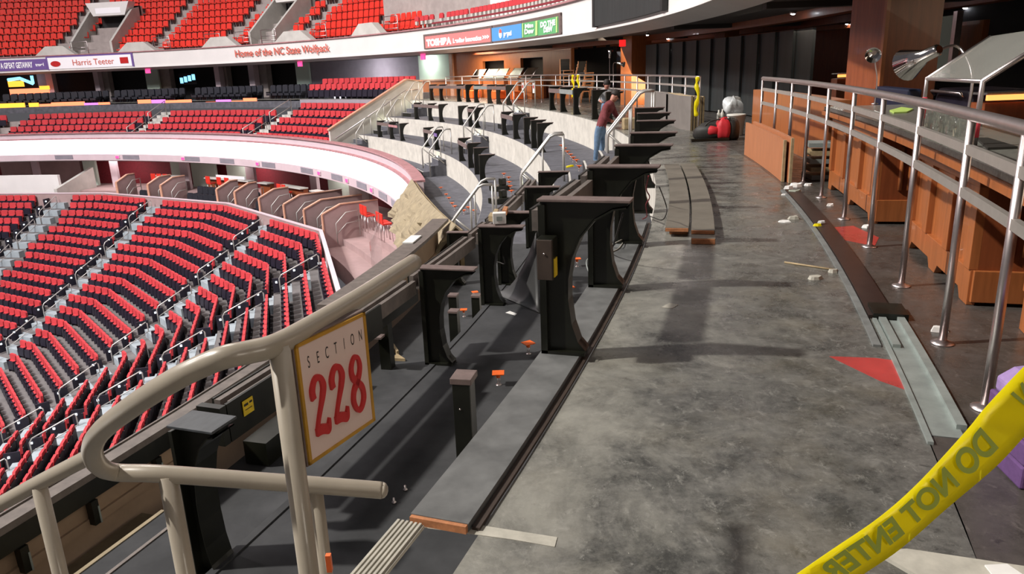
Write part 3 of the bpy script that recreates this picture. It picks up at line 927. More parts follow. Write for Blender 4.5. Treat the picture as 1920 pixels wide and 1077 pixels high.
for i, (x, y, zc) in enumerate(((935, 722, -.75), (991, 664, -.75), (1068, 555, -.75), (1082, 500, -.75), (1052, 600, -.75))):
    if i == 4: continue
    anchor(W(x, y, zc), 'orange anchor cap on the black terrace, %s one past the stub post' % ORDN[i], None)
for i, (x, y) in enumerate(((909, 546), (891, 560), (870, 594), (1075, 492))):
    if i == 3: continue
    anchor(W(x, y, -1.5), 'orange anchor cap below the curled board, %s from the top' % ORDN[i], None)
pts = [(1053, 280), (1059, 286), (1064, 292), (1070, 298), (1075, 304), (1081, 309), (1086, 321)]
for i, (x, y) in enumerate(pts):
    anchor(W(x, y, -.75), 'orange anchor cap on the grey terrace below the concrete riser', 'anchor caps on the upper grey terrace', s=1.25)
pts = [(954, 340), (955, 349), (957, 357), (959, 366), (963, 385), (945, 333)]
for i, (x, y) in enumerate(pts):
    anchor(W(x, y, -1.5), 'orange anchor cap on the grey terrace beside the two black blocks', 'anchor caps on the middle grey terrace', s=1.25)
pts = [(827, 358), (837, 371), (842, 378), (848, 388), (853, 394), (870, 402), (878, 396), (890, 402)]
for i, (x, y) in enumerate(pts):
    anchor(W(x, y, -2.25), 'orange anchor cap on the lowest grey terrace behind the canvas', 'anchor caps on the lowest grey terrace', s=1.25)

# curled sheet of black hardboard propped on the middle terrace
p0 = W(922, 549, -.742); p1 = W(1012, 588, -.742)
ts = thing('hardboard_sheet', 'curled black hardboard sheet propped behind the first walkway bracket', 'sheet', p1)
Mi = ts.matrix_world.inverted()
tr_ = DY(1006, 438, p1.y + .35)
vs, fs = [], []
NN, KK = 14, 8
for i in range(NN + 1):
    u = i / NN
    base = p0.lerp(p1, u)
    top = Vector((p0.x + (tr_.x - p0.x) * u, p0.y + (tr_.y - p0.y) * u, -.742 + (tr_.z + .742) * u ** 2.2 + .01))
    for k in range(KK + 1):
        t_ = k / KK
        p = base.lerp(top, t_); p.z = base.z + (top.z - base.z) * t_ ** 1.9
        vs.append(Mi @ p)
for i in range(NN):
    for k in range(KK):
        a_ = i * (KK + 1) + k; fs.append((a_, a_ + 1, a_ + KK + 2, a_ + KK + 1))
so = obj('panel', MB().add(vs, fs, 0, True), X['hardboard'], ts)
so.modifiers.new('s', 'SOLIDIFY').thickness = .006

# offcuts on the lower terrace
def slab_from_px(name, lab, cat, pxs, z, th, m, grp=None):
    vs = [W(x, y, z) for x, y in pxs]
    c = sum(vs, Vector()) / len(vs)
    mb = MB().prism([(v.x - c.x, v.y - c.y) for v in vs], lambda x, y: Vector((x, y, 0)), lambda x, y: Vector((x, y, th)))
    return obj(name, mb, m, label=lab, cat=cat, group=grp, M=Matrix.Translation((c.x, c.y, z)))


slab_from_px('offcut', 'tan wooden offcut lying on the lower black terrace', 'offcut', ((735, 677), (745, 668), (760, 678)), -1.5, .03, X['plyedge'])
slab_from_px('offcut', 'long tan sliver leaning by the black post behind the section sign', 'offcut', ((722, 636), (727, 634), (748, 666), (744, 668)), -1.5, .05, X['plyedge'])
for i, (x, y) in enumerate(((851, 585), (893, 556), (850, 555))):
    p = W(x, y, -1.0); q = angr(p)
    t = thing('stub_post', 'low black stub post with a pale cap, %s beside the lower orange caps' % ORDN[i], 'post', frame(q[1], q[0], -1.5))
    obj('shaft', MB().box((0, 0, .25), (.09, .09, .5)), X['black'], t)
    obj('cap_plate', MB().box((0, 0, .51), (.1, .11, .02)), X['brown'], t)
p = W(725, 655, -1.3); q = angr(p)
t = thing('stub_post', 'black stub post standing just behind the section sign', 'post', frame(q[1], q[0], -1.5))
obj('shaft', MB().box((0, 0, .28), (.11, .11, .56)), X['black'], t)
obj('cap_plate', MB().box((-.05, -.1, .37), (.14, .12, .02)), X['brown'], t)
slab_from_px('paper_scrap', 'white paper scrap on the black terrace by the first walkway bracket', 'scrap', ((948, 587), (956, 584), (969, 589), (966, 592)), -.75, .003, X['paper'])
slab_from_px('paper_scrap', 'pale scrap beside an orange cap behind the first walkway bracket', 'scrap', ((1053, 545), (1058, 540), (1066, 552), (1068, 557), (1060, 556)), -.75, .02, X['paper'])

# two black blocks on the far middle terrace
for i, (x, y) in enumerate(((937, 357), (937, 381))):
    p = W(x, y, -1.5); q = angr(p)
    t = thing('machine_base', 'low black equipment block on the grey terrace, %s of the pair' % ('farther' if i == 0 else 'nearer'), 'block', frame(q[1], q[0], -1.5, -60))
    obj('base', MB().box((0, 0, .06), (.3, .42, .12)), X['black'], t, bevel=.01)
    obj('motor', MB().box((-.02, .1, .2), (.16, .14, .16)), X['black'], t, bevel=.02)

# cables behind the walkway brackets
def cable(lab, pts, r, m, grp=None):
    P = [Vector(p) for p in pts]; out = []
    for i in range(len(P) - 1):
        a, b, c, d = P[max(0, i - 1)], P[i], P[i + 1], P[min(len(P) - 1, i + 2)]
        for k in range(6):
            u = k / 6
            out.append(.5 * ((2 * b) + (c - a) * u + (2 * a - 5 * b + 4 * c - d) * u * u + (3 * b - a - 3 * c + d) * u ** 3))
    out.append(P[-1])
    return obj('cable', MB().tube(out, r, 6), m, label=lab, cat='cable', group=grp)


cable('black cable draped beside the second walkway bracket', [W(1168, 400, .42), W(1150, 460, .15), W(1142, 470, .04), W(1160, 448, .035)], .006, X['ink'])
cable('pale cable looped beside the second walkway bracket', [W(1142, 462, .03), W(1155, 455, .08), W(1170, 449, .04), W(1160, 466, .035), W(1142, 474, .035)], .004, X['chalk'])
cable('grey cable loop at the foot of the second walkway bracket', [W(1112, 480, .05), W(1101, 488, .04), W(1101, 502, .035), W(1111, 524, .035)], .005, X['silver'])
cable('tangle of red wire hanging from the third walkway bracket', [W(1216, 330, .55), W(1212, 355, .4), W(1218, 370, .3), W(1211, 385, .2), W(1213, 405, .04), W(1205, 411, .035)], .005, X['maroon'])
cable('black cable trailing past the third walkway bracket to the planks', [W(1210, 402, .04), W(1225, 408, .035), W(1243, 412, .04), W(1250, 390, .05), W(1236, 350, .3)], .005, X['ink'])
cable('thin black cable hanging between the two middle-edge brackets', [W(916, 458, -.2), W(912, 480, -.4), W(920, 492, -.5), W(935, 492, -.5), W(946, 495, -.45), W(943, 480, -.3)], .005, X['ink'])
t = thing('junction_box', 'small pale junction box on the middle terrace bracket', 'box', Matrix.Translation(W(937, 421, .0)))
obj('body', MB().box((0, 0, .06), (.12, .08, .1)), X['paper'], t, bevel=.006)
obj('label_plate', MB().box((0, -.042, .06), (.05, .003, .04)), X['silver'], t)
for i, (x, y) in enumerate(((922, 412), (930, 405), (948, 400))):
    slab_from_px('wood_block', 'small bare wood block on the middle counter, %s beside the junction box' % ORDN[i], 'block', ((x - 6, y + 3), (x + 2, y + 4), (x + 5, y - 3), (x - 2, y - 4)), 0, .05, X['plyedge'] if i < 2 else X['endgrain'])

# ------------------------------------------------------------------ beige guard rail with the section sign
def smooth(P, k=8):
    P = [Vector(p) for p in P]; out = []
    for i in range(len(P) - 1):
        a, b, c, d = P[max(0, i - 1)], P[i], P[i + 1], P[min(len(P) - 1, i + 2)]
        for j in range(k):
            u = j / k
            out.append(.5 * ((2 * b) + (c - a) * u + (2 * a - 5 * b + 4 * c - d) * u * u + (3 * b - a - 3 * c + d) * u ** 3))
    out.append(P[-1]); return out


ZR = .86
top_pts = [W(776, 492, ZR), W(690, 549, ZR), W(600, 603, ZR), W(523, 645, ZR), W(470, 660, ZR), W(425, 669, ZR), W(385, 684, ZR - .015)]
low_l = DF(215, 886, 1.9)
bend = [DF(330, 711, 1.40), DF(262, 753, 1.47), DF(205, 795, 1.57), DF(180, 822, 1.63), DF(173, 847, 1.70), DF(184, 872, 1.79), low_l]
low = [DF(300, 889, 1.9), DF(480, 902, 1.93), DF(640, 914, 1.96), DF(716, 920, 1.98)]
rail = thing('handrail', 'thick beige painted handrail looping back on itself beside the section sign', 'handrail', W(523, 655, ZR))
Mi = rail.matrix_world.inverted()
pp = smooth(top_pts + bend + low, 7)
rr = [.0225] * len(pp)
m = MB().tube([Mi @ p for p in pp], rr, 14)
for p, d in ((pp[0], pp[0] - pp[1]), (pp[-1], pp[-1] - pp[-2])):
    M_ = Matrix.Translation(Mi @ p) @ d.to_track_quat('Z', 'Y').to_matrix().to_4x4()
    m.lathe([(.0225, 0), (.019, .009), (.011, .015), (0, .017)], 14, M=M_)
obj('tube', m, X['beige'], rail)
P = W(523, 646, ZR)


def post(top, zb, r, nm='post'):
    mm = MB().tube([Mi @ top, Mi @ Vector((top.x, top.y, zb))], r, 14)
    mm.lathe([(.05, 0), (.05, .008), (r, .012)], 14, M=Matrix.Translation(Mi @ Vector((top.x, top.y, zb))))
    obj(nm, mm, X['beige'], rail)


post(P, -.75, .021); post(DF(314, 890, 1.9), -.75, .0235); post(DF(590, 912, 1.97), -.75, .02)
r2 = thing('handrail', 'beige handrail sloping away down the aisle in the frame corner', 'handrail', DF(71, 905, 2.2))
Mj = r2.matrix_world.inverted()
pts = [DF(-60, 976, 2.3), DF(0, 946, 2.25), DF(71, 907, 2.17), DF(150, 866, 2.08), DF(175, 853, 2.05)]
obj('tube', MB().tube([Mj @ p for p in smooth(pts, 4)], .0225, 12), X['beige'], r2)
tp = DF(73, 910, 2.17)
obj('post', MB().tube([Mj @ tp, Mj @ Vector((tp.x, tp.y, -.95))], .021, 12), X['beige'], r2)
obj('marker_tag', MB().box((0, 0, 0), (.012, .012, .045), Matrix.Translation(DF(617, 1056, 1.75))), X['orange'], label='small orange tag hanging by the rail post at the frame edge', cat='tag')

# section sign: hangs in the plane of the upper rail
TL = DF(549, 645, 1.44); TRp = W(684, 581, TL.z)
ex = (TRp - TL); wS = ex.length; ex.normalize(); ez = Vector((0, 0, 1)); en = ex.cross(ez).normalized()
if en.dot(Vector((0, 0, EYE)) - TL) < 0: en = -en
hS = .268
MS = Matrix.Identity(4)
for i in range(3): MS[i][0], MS[i][1], MS[i][2], MS[i][3] = ex[i], ez[i], en[i], TL[i]
MS[1][3] = TL.y
sg = thing('section_sign', 'cream section sign with gold border and red numerals on the beige rail', 'sign', MS)
obj('panel', MB().box((wS / 2, -hS / 2, -.012), (wS, hS, .02)), X['brown'], sg, bevel=.002)
m = MB()
bw = .0075
for c, d in (((wS / 2, -bw / 2 - .004, 0), (wS - .006, bw, .006)), ((wS / 2, -hS + bw / 2 + .004, 0), (wS - .006, bw, .006)),
             ((.003 + bw / 2, -hS / 2, 0), (bw, hS - .008, .006)), ((wS - .003 - bw / 2, -hS / 2, 0), (bw, hS - .008, .006))): m.box(c, d)
obj('border', m, X['gold'], sg, label='gold border')
obj('face', MB().box((wS / 2, -hS / 2, -.001), (wS - .014, hS - .02, .004)), X['signface'], sg)
m = MB()
for i, ch in enumerate('SECTION'):
    vs, fs = text_mesh(ch, .036)
    x0 = .035 + i * (wS - .06) / 6
    m.add([(x0 + v.x * .42, -.052 + v.y, .0016) for v in vs], fs)
obj('lettering', m, X['ink'], sg)


def stroke(mb, pts, wd, cx_, cy_, sx, sy, z0, z1):
    P = [Vector((x, y, 0)) for x, y in pts]; out = []; ws = []
    for i in range(len(P) - 1):
        a, b, c, d = P[max(0, i - 1)], P[i], P[i + 1], P[min(len(P) - 1, i + 2)]
        for k in range(8):
            u = k / 8
            out.append(.5 * ((2 * b) + (c - a) * u + (2 * a - 5 * b + 4 * c - d) * u * u + (3 * b - a - 3 * c + d) * u ** 3)); ws.append(wd[i] * (1 - u) + wd[i + 1] * u)
    out.append(P[-1]); ws.append(wd[-1])
    vs, fs = [], []
    for i, p in enumerate(out):
        t = (out[min(i + 1, len(out) - 1)] - out[max(i - 1, 0)]).normalized(); n = Vector((-t.y, t.x, 0))
        for q in (p + n * ws[i] / 2, p - n * ws[i] / 2):
            vs += [(cx_ + q.x * sx, cy_ + q.y * sy, z1), (cx_ + q.x * sx, cy_ + q.y * sy, z0)]
    for i in range(len(out) - 1):
        a, b = 4 * i, 4 * i + 4
        fs += [(a, a + 2, b + 2, b), (a, b, b + 1, a + 1), (a + 2, a + 3, b + 3, b + 2)]
    fs += [(0, 1, 3, 2), (len(vs) - 4, len(vs) - 2, len(vs) - 1, len(vs) - 3)]
    mb.add(vs, fs)


two = [(-.42, .32), (-.45, .62), (-.2, .93), (.15, .92), (.33, .62), (.22, .3), (0, -.05), (-.22, -.38), (-.4, -.72)]
twow = [.3, .3, .2, .2, .33, .28, .2, .17, .18]
for i in range(3):
    m = MB(); cx_ = .051 + i * .0595; cy_ = -.152
    sx, sy = .042, .065
    if i < 2:
        stroke(m, two, twow, cx_, cy_, sx, sy, .001, .007)
        stroke(m, [(-.5, -.8), (-.1, -.78), (.3, -.88), (.42, -.8), (.5, -.55)], [.26, .34, .36, .26, .1], cx_, cy_, sx, sy, .001, .0072)
    else:
        stroke(m, [(.0, .06), (-.3, .3), (-.34, .62), (-.1, .92), (.2, .9), (.34, .6), (.24, .3), (0, .06), (-.3, -.2), (-.4, -.55), (-.18, -.9), (.15, -.92), (.42, -.6), (.36, -.22), (0, .06)],
               [.26, .28, .25, .16, .16, .24, .24, .26, .26, .28, .19, .19, .28, .27, .26], cx_, cy_, sx, sy, .001, .007)
    obj('numeral', m, X['signred'], sg)

# ------------------------------------------------------------------ yellow barrier tape, seen from its unprinted back
up_e = [(1990, 622), (1920, 688), (1851, 761), (1813, 807), (1728, 900), (1650, 970), (1565, 1028), (1494, 1077), (1430, 1120)]
lo_e = [(2000, 735), (1960, 778), (1920, 820), (1866, 877), (1778, 952), (1691, 1028), (1620, 1077), (1560, 1118), (1500, 1160)]
deps = [1.25, 1.2, 1.18, 1.17, 1.16, 1.15, 1.14, 1.14, 1.14]
U_ = smooth([DF(x, y, d) for (x, y), d in zip(up_e, deps)], 6); L_ = smooth([DF(x, y, d + .015) for (x, y), d in zip(lo_e, deps)], 6)
tape = thing('barrier_tape', 'yellow barrier tape strung across the corner, its print showing through reversed', 'tape', DF(1700, 930, 1.16))
Mt = tape.matrix_world.inverted()
vs, fs = [], []
for i in range(len(U_)):
    for k in range(5):
        p = U_[i].lerp(L_[i], k / 4)
        p = p + (Vector((0, 0, EYE)) - p).normalized() * (.004 * math.sin(i * .7 + k))
        vs.append(Mt @ p)
for i in range(len(U_) - 1):
    for k in range(4): fs.append((5 * i + k, 5 * i + k + 1, 5 * i + 6 + k, 5 * i + 5 + k))
film = obj('film', MB().add(vs, fs, 0, True), X['yellow'], tape)
film.modifiers.new('t', 'SOLIDIFY').thickness = .0006
arcl = [0]
for i in range(1, len(U_)): arcl.append(arcl[-1] + (U_[i].lerp(L_[i], .5) - U_[i - 1].lerp(L_[i - 1], .5)).length)


def on_tape(s, t):
    s = max(0, min(arcl[-1] - 1e-5, s))
    i = max(k for k in range(len(arcl) - 1) if arcl[k] <= s); u = (s - arcl[i]) / (arcl[i + 1] - arcl[i])
    a = U_[i].lerp(U_[i + 1], u); b = L_[i].lerp(L_[i + 1], u); p = a.lerp(b, t)
    return Mt @ (p + (Vector((0, 0, EYE)) - p).normalized() * .0065)


def s_at(px):
    best = min(range(len(U_)), key=lambda i: abs(pix(U_[i].lerp(L_[i], .5))[0] - px)); return arcl[best]


m = MB()
s_hi, s_lo = s_at(1856), s_at(1548)
vs, fs = text_mesh('DO NOT ENTER', 1.0, offset=.035)
x0 = min(v.x for v in vs); x1 = max(v.x for v in vs)
# subdivide by mapping each glyph vertex on to the tape
m.add([on_tape(s_hi + (v.x - x0) / (x1 - x0) * (s_lo - s_hi), .5 - v.y * .78) for v in vs], fs)
vs, fs = text_mesh('OW', 1.0, offset=.015)
m.add([on_tape(s_at(1925) - .03 + v.x * .045, .5 - v.y * .78) for v in vs], fs)
obj('print', m, X['tapeink'], tape)

# purple foam blocks and floor scraps at the frame edge
p = W(1845, 905, 0); q = angr(p)
for k in range(3):
    t = tag(obj('foam_block', MB().box((.15, .02, .04), (.32, .26, .078), mi=0), X['purple'], bevel=.008, M=frame(42.19, -19.15, .08 * k, 12)), 'purple foam block %s under the barrier tape' % ['on the floor', 'in the middle of the pile', 'third up in the pile'][k], 'foam block')
m = MB(); 
prof = [(-.15, 0), (.15, 0), (.15, .05), (.1, .085), (0, .1), (-.1, .085), (-.15, .05)]
m.prism(prof, lambda x, z: Vector((.15 + x, -.1, z)), lambda x, z: Vector((.15 + x, .14, z)), smooth=False)
obj('foam_block', m, X['lilac'], label='rounded lilac foam block crowning the purple pile', cat='foam block', M=frame(42.19, -19.15, .241, 12), bevel=.01)
slab_from_px('floor_board', 'pale beige board lying flat on the walkway at the bottom edge', 'board', ((1640, 1040), (1700, 1036), (1940, 1072), (1980, 1120), (1760, 1110)), .0, .012, X['chalk'])
slab_from_px('paper_sheet', 'white folded paper on the beige board at the bottom edge', 'paper', ((1846, 1062), (1888, 1060), (1925, 1085), (1870, 1092)), .0125, .004, X['paper'])

# ------------------------------------------------------------------ steel railing beside the bar
def railing(name_label, r, angs, zt, mids, pr=.019, tr=.028, post_from=0.0, grp=None, mids_bar=True):
    t = thing('guard_railing', name_label, 'railing', frame(r, angs[len(angs) // 2], 0), grp)
    Mi = t.matrix_world.inverted()
    lo, hi = min(angs), max(angs)
    n = max(2, int((hi - lo) / .5))
    m = MB().tube([Mi @ pol(r, lo - .0 + (hi - lo) * i / n, zt) for i in range(n + 1)], tr, 12)
    obj('top_rail', m, X['steel'], t)
    for z in mids:
        m = MB().arc(r - .013, r + .013, lo, hi, z - .021, z + .021, step=.6); m.v = [tuple(Mi @ Vector(p)) for p in m.v]
        obj('middle_rail', m, X['rail_grey'], t)
    for a in angs:
        m = MB().tube([Mi @ pol(r, a, post_from), Mi @ pol(r, a, zt)], pr, 12)
        po = obj('post', m, X['steel'], t)
        m = MB().lathe([(.052, 0), (.052, .006), (.03, .012), (pr, .02)], 16, M=Mi @ Matrix.Translation(pol(r, a, post_from)))
        f_ = obj('floor_flange', m, X['steel'], po)
    return t


angs = [-6.65, -7.9, -9.2, -10.5, -11.82, -13.3, -14.7, -16.1, -17.45, -18.45, -19.6, -20.8]
railing('long curved steel railing between the walkway and the bar cabinets', 42.25, angs, 1.08, (.93, .74))
railing('curved steel railing across the walkway behind the stack of bent panels', 42.1, [-1.06, .6, 2.16, 3.7, 5.2, 6.6, 8.2, 9.7, 11.9, 14.32], 1.05, (.86, .66), .017, .024)
railing('distant steel railing in front of the buffet niches', 42.3, [15.0, 16.4, 18.2, 20.2, 22.3, 24.4, 26.5, 28.8, 31.2, 33.5], 1.05, (.86, .66), .017, .024)
for (x, y0, y1, lab) in ((1106, 145, 195, 'yellow caution tape hanging from the far railing end post'), (1336, 145, 215, 'yellow caution tape bunched on the railing behind the bent panels'), (1046, 145, 185, 'yellow tape knotted on the buffet railing')):
    a = {1106: 14.3, 1336: -1.06, 1046: 15.0}[x]; r = 42.06
    pts = [pol(r, a, 1.06), pol(r - .02, a + .03, .9), pol(r + .01, a - .05, .7), pol(r - .03, a + .02, .45), pol(r, a, .3)]
    obj('caution_tape', MB().tube(smooth(pts, 4), [.03, .05, .03, .02, .04, .05, .04, .03, .02, .03, .05, .04, .03, .03, .04, .05, .03][:17], 6), X['yellow'], label=lab, cat='tape')

# ------------------------------------------------------------------ bar cabinets, counter, panels
def cabinet(label, r, a0, a1, h, depth, panels, feet=True, drawer=False):
    """cherry bar front: plinth with cut feet, stiles, rails and recessed panels, facing the walkway"""
    am = (a0 + a1) / 2; L = (a1 - a0) * R_(1) * r
    t = thing('bar_cabinet', label, 'cabinet', frame(r, am, 0))
    obj('carcass', MB().box((depth / 2 + .03, 0, h / 2 + .05), (depth - .06, L - .02, h - .1)), X['wood_d'], t)
    m = MB()
    hw = L / 2; fw = .13
    poly = [(-hw, 0), (-hw + fw, 0), (-hw + fw + .05, .06), (-.0 - fw / 2 - .05, .06), (-fw / 2, 0), (fw / 2, 0), (fw / 2 + .05, .06), (hw - fw - .05, .06), (hw - fw, 0), (hw, 0), (hw, .2), (-hw, .2)]
    m.prism(poly, lambda y, z: Vector((-.015, y, z)), lambda y, z: Vector((.03, y, z)))
    obj('plinth', m, X['wood'], t, bevel=.004)
    for s_ in (-1, 1):
        obj('side_plinth', MB().box((depth / 2, s_ * (hw + .005), .11), (depth, .03, .18)), X['wood'], t, bevel=.004)
    pw = L / panels
    for i in range(panels + 1):
        y = -hw + i * pw
        obj('stile', MB().box((.0, min(hw - .05, max(-hw + .05, y)), (h + .2) / 2), (.05, .1, h - .2)), X['wood'], t, bevel=.003)
    obj('top_rail', MB().box((.0, 0, h - .07), (.052, L, .14)), X['wood'], t, bevel=.004)
    obj('moulding', MB().box((-.02, 0, h - .015), (.09, L + .04, .03)), X['wood'], t, bevel=.006)
    for i in range(panels):
        y = -hw + (i + .5) * pw
        obj('panel', MB().box((.022, y, (h + .06) / 2), (.02, pw - .09, h - .3)), X['wood'], t)
    for s_ in (-1, 1):
        m = MB()
        for k in range(3): m.tube([(depth * .28 + .07 * k, s_ * (hw + .004), .28), (depth * .28 + .07 * k, s_ * (hw + .004), h - .16)], .018, 8)
        obj('side_flutes', m, X['wood'], t)
        obj('side_panel', MB().box((depth / 2 + .01, s_ * (hw - .006), (h + .2) / 2), (depth - .02, .012, h - .2)), X['wood_d'], t)
    return t


cabinet('cherry bar cabinet nearest the stacked orange panels', 42.44, -13.55, -11.0, .79, .6, 3)
cabinet('cherry bar cabinet with fluted end behind the railing', 42.52, -16.55, -14.55, .79, .6, 3)
cabinet('cherry bar cabinet at the frame edge behind the barrier tape', 42.66, -19.8, -17.05, .79, .6, 3)
m = MB().arc(42.38, 43.3, -20.6, -10.7, .80, .84, step=.6)
obj('countertop', m, X['granite'], label='long grey granite bar countertop with glasses on it', cat='countertop', bevel=.005)
obj('countertop_edge', MB().arc(42.36, 42.4, -20.6, -10.7, .755, .80, step=.6), X['wood'], label='cherry nosing under the granite bar countertop', cat='trim')
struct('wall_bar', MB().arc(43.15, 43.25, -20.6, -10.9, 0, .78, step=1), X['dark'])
# orange panels leaning on the railing, shelves of offcuts behind
for i, (a0, a1, r, h, lab) in enumerate(((-10.35, -6.7, 42.03, .47, 'orange wood panel leaning on the railing end, outermost sheet'), (-10.5, -7.0, 42.09, .5, 'second wood panel behind the outermost leaning orange sheet'))):
    M_ = frame(r, (a0 + a1) / 2, 0)
    t = thing('wood_sheet', lab, 'wood sheet', M_); Mi = M_.inverted()
    m = MB().arc(r, r + .03, a0, a1, .003, h, step=.5); m.v = [tuple(Mi @ Vector(p)) for p in m.v]
    obj('sheet', m, X['ply'], t)
    m = MB().arc(r, r + .03, a0 - .05, a0, .003, h); m.v = [tuple(Mi @ Vector(p)) for p in m.v]
    obj('edge', m, X['plyedge'], t, label='raw plywood edge')
obj('tall_bar_unit', MB().arc(42.75, 43.0, -8.9, -3.0, 0, .83, step=.6), X['wood'], label='tall orange wooden bar back behind the railing end', cat='bar front')
for k in range(5):
    obj('timber_offcut', MB().box((.1, 0, .03), (.5, .34, .05)), X['plyedge'] if k % 2 else X['silver'], label='timber offcut %s in the pile beside the cherry cabinet' % ['at the bottom', 'second up', 'third up', 'fourth up', 'on top'][k], cat='offcut', M=frame(42.5, -10.0, .09 * k, 8 - 4 * k))

# sneeze guard over the counter with steel frame
t = thing('sneeze_guard', 'sloped glass sneeze guard in a steel frame on the bar counter', 'glass guard', frame(42.8, -14, .84))
Mi = t.matrix_world.inverted()
gA, gB = W(1728, 235, .84), W(1826, 275, .84)
up = Vector((0, 0, 1))
tA = Vector((gA.x, gA.y, 1.17)); tB = Vector((gB.x, gB.y, 1.19))
out = pol(1, -14) - CEN
bk = Vector((out.x, out.y, 0)).normalized() * .38
for a_, b_ in ((gA, tA), (gB, tB)):
    obj('upright', MB().tube([Mi @ a_, Mi @ b_, Mi @ (b_ + bk + up * .27)], .016, 10), X['steel'], t)
    obj('reflection', MB().tube([Mi @ (a_ + up * .05), Mi @ (a_ + up * .2)], .0185, 10), X['redglow'], t, label='red neon reflection on the upright')  # coloured tube painting the red reflection onto the upright
m = MB().add([Mi @ p for p in (tA, tB, tB + bk + up * .27, tA + bk + up * .27)], [(0, 1, 2, 3)])
g = obj('glass_pane', m, X['glass_dusty'], t); g.modifiers.new('s', 'SOLIDIFY').thickness = .008
obj('front_bar', MB().tube([Mi @ tA, Mi @ tB], .012, 8), X['steel'], t)
# heat lamps
def heat_lamp(label, base, elbow, head, direction, s=1.0):
    t = thing('heat_lamp', label, 'lamp', base); Mi = t.matrix_world.inverted()
    obj('stem', MB().tube([Mi @ p for p in smooth([base, Vector((base.x, base.y, base.z + (elbow.z - base.z) * .6)), elbow, head], 6)], .011 * s, 8), X['steel'], t)
    M_ = Mi @ Matrix.Translation(head) @ Vector(direction).to_track_quat('Z', 'Y').to_matrix().to_4x4()
    obj('shade', MB().lathe([(.03 * s, -.02), (.045 * s, 0), (.05 * s, .13 * s), (.13 * s, .33 * s), (.128 * s, .33 * s), (.04 * s, .12 * s)], 20, M=M_), X['chrome'], t)
    obj('base_plate', MB().lathe([(.06 * s, 0), (.06 * s, .01), (.012, .02)], 16), X['steel'], t)
    return t


hd = DY(1758, 94, 6.0); heat_lamp('chrome cone heat lamp arching over the bar counter', W(1812, 225, .84), DY(1797, 88, 6.1), hd, DY(1690, 126, 6.35) - hd, 1.0)
hd = DY(1640, 97, 8.2); heat_lamp('small chrome heat lamp on a tall stem beside the big column', W(1640, 196, .84), DY(1641, 120, 8.2), hd, DY(1630, 122, 7.6) - hd, .6)
# glassware on the counter
g0 = None
for i, (x, y) in enumerate(((1742, 246), (1755, 240), (1768, 252), (1780, 247), (1795, 256), (1762, 232), (1785, 236), (1806, 244))):
    p = W(x, y, .84)
    if g0 is None:
        g0 = obj('glass_tumbler', MB().lathe([(.028, 0), (.036, .12), (.033, .12), (.026, .008), (0, .008)], 14), X['glass'], label='clear tumbler under the sloped glass guard', cat='glass', group='tumblers on the bar counter', M=Matrix.Translation(p))
    else:
        c = g0.copy(); COL.objects.link(c); c.matrix_world = Matrix.Translation(p)
slab_from_px('tray', 'black tray lying on the granite counter', 'tray', ((1830, 262), (1853, 262), (1908, 279), (1852, 281)), .841, .012, X['ink'])
slab_from_px('plate', 'green edged glass plate on the granite counter by the lamp stem', 'plate', ((1668, 209), (1690, 203), (1712, 206), (1700, 212), (1676, 213)), .841, .012, X['lime'])
slab_from_px('paper_sheet', 'cream paper lying on the granite counter', 'paper', ((1632, 214), (1640, 208), (1652, 213), (1640, 217)), .841, .006, X['paper'])
# dark cart and blue bin behind the counter
t = thing('serving_cart', 'dark rounded serving cart standing behind the counter', 'cart', frame(43.9, -10.6, 0))
m = MB().prism([(-.5, 0), (.5, 0), (.5, .85), (.42, .98), (-.42, .98), (-.5, .85)], lambda y, z: Vector((-.25, y, z)), lambda y, z: Vector((.3, y, z)))
obj('body', m, X['navy'], t, bevel=.03)
obj('handle', MB().tube([(-.28, -.4, .9), (-.32, -.4, .95), (-.32, .4, .95), (-.28, .4, .9)], .015, 8), X['steel'], t)
obj('storage_bin', MB().arc(43.28, 43.42, TH(1706, 180, 43.3), TH(1642, 180, 43.3), 0, .98, step=1), X['navybin'], label='dark blue bin behind the bar by the big column', cat='bin', bevel=.02)
# lit shelf strips in the bar back
for (x0, x1, y, Y, lab) in ((1570, 1601, 142, 14.0, 'amber lit shelf edge in the gloom beside the column'), (1848, 1935, 182, 7.2, 'amber lit counter edge at the right of the bar')):
    a_, b_ = DY(x0, y, Y), DY(x1, y, Y)
    t = thing('lit_shelf', lab, 'shelf', (a_ + b_) / 2)
    L = (b_ - a_).length
    obj('shelf_board', MB().box((0, .12, -.5), (L, .26, .9)), X['wood_d'], t)
    obj('light_strip', MB().box((0, -.02, 0), (L, .03, .05)), X['warmstrip'], t)
    obj('shelf_top', MB().box((0, .12, .035), (L, .28, .02)), X['granite'], t)

# columns and walls under the concourse ceiling
Cc = DY(1650, 150, 9.7); d1 = Vector((.991, .13, 0)); d2 = Vector((-.13, .991, 0))
cc = Vector((Cc.x, Cc.y, 0)) + d1 * .38 + d2 * .38
Mc = Matrix.Translation(cc) @ Matrix.Rotation(math.atan2(.13, .991), 4, 'Z')
struct('column', MB().box((0, 0, 1.12), (.76, .76, 2.24)), X['wood_d'], M=Mc)
struct('trim_column', MB().box((-.365, -.365, 1.12), (.05, .05, 2.24)), X['wood'], M=Mc)
for (x, Y, s_) in ((1192, 26.5, .75), (1360, 23, .5)):
    p = DY(x, 130, Y)
    struct('column', MB().box((0, 0, 1.12), (s_, s_, 2.24)), X['wood'], M=Matrix.Translation((p.x, p.y, 0)) @ Matrix.Rotation(R_(20), 4, 'Z'))
for i in range(11):
    a0 = 12.4 - i * 1.15; r = 43.9 + i * .06
    struct('partition_panel', MB().arc(r, r + .06, a0 - 1.13, a0, .03, 1.92, step=1.2), X['curtain'])
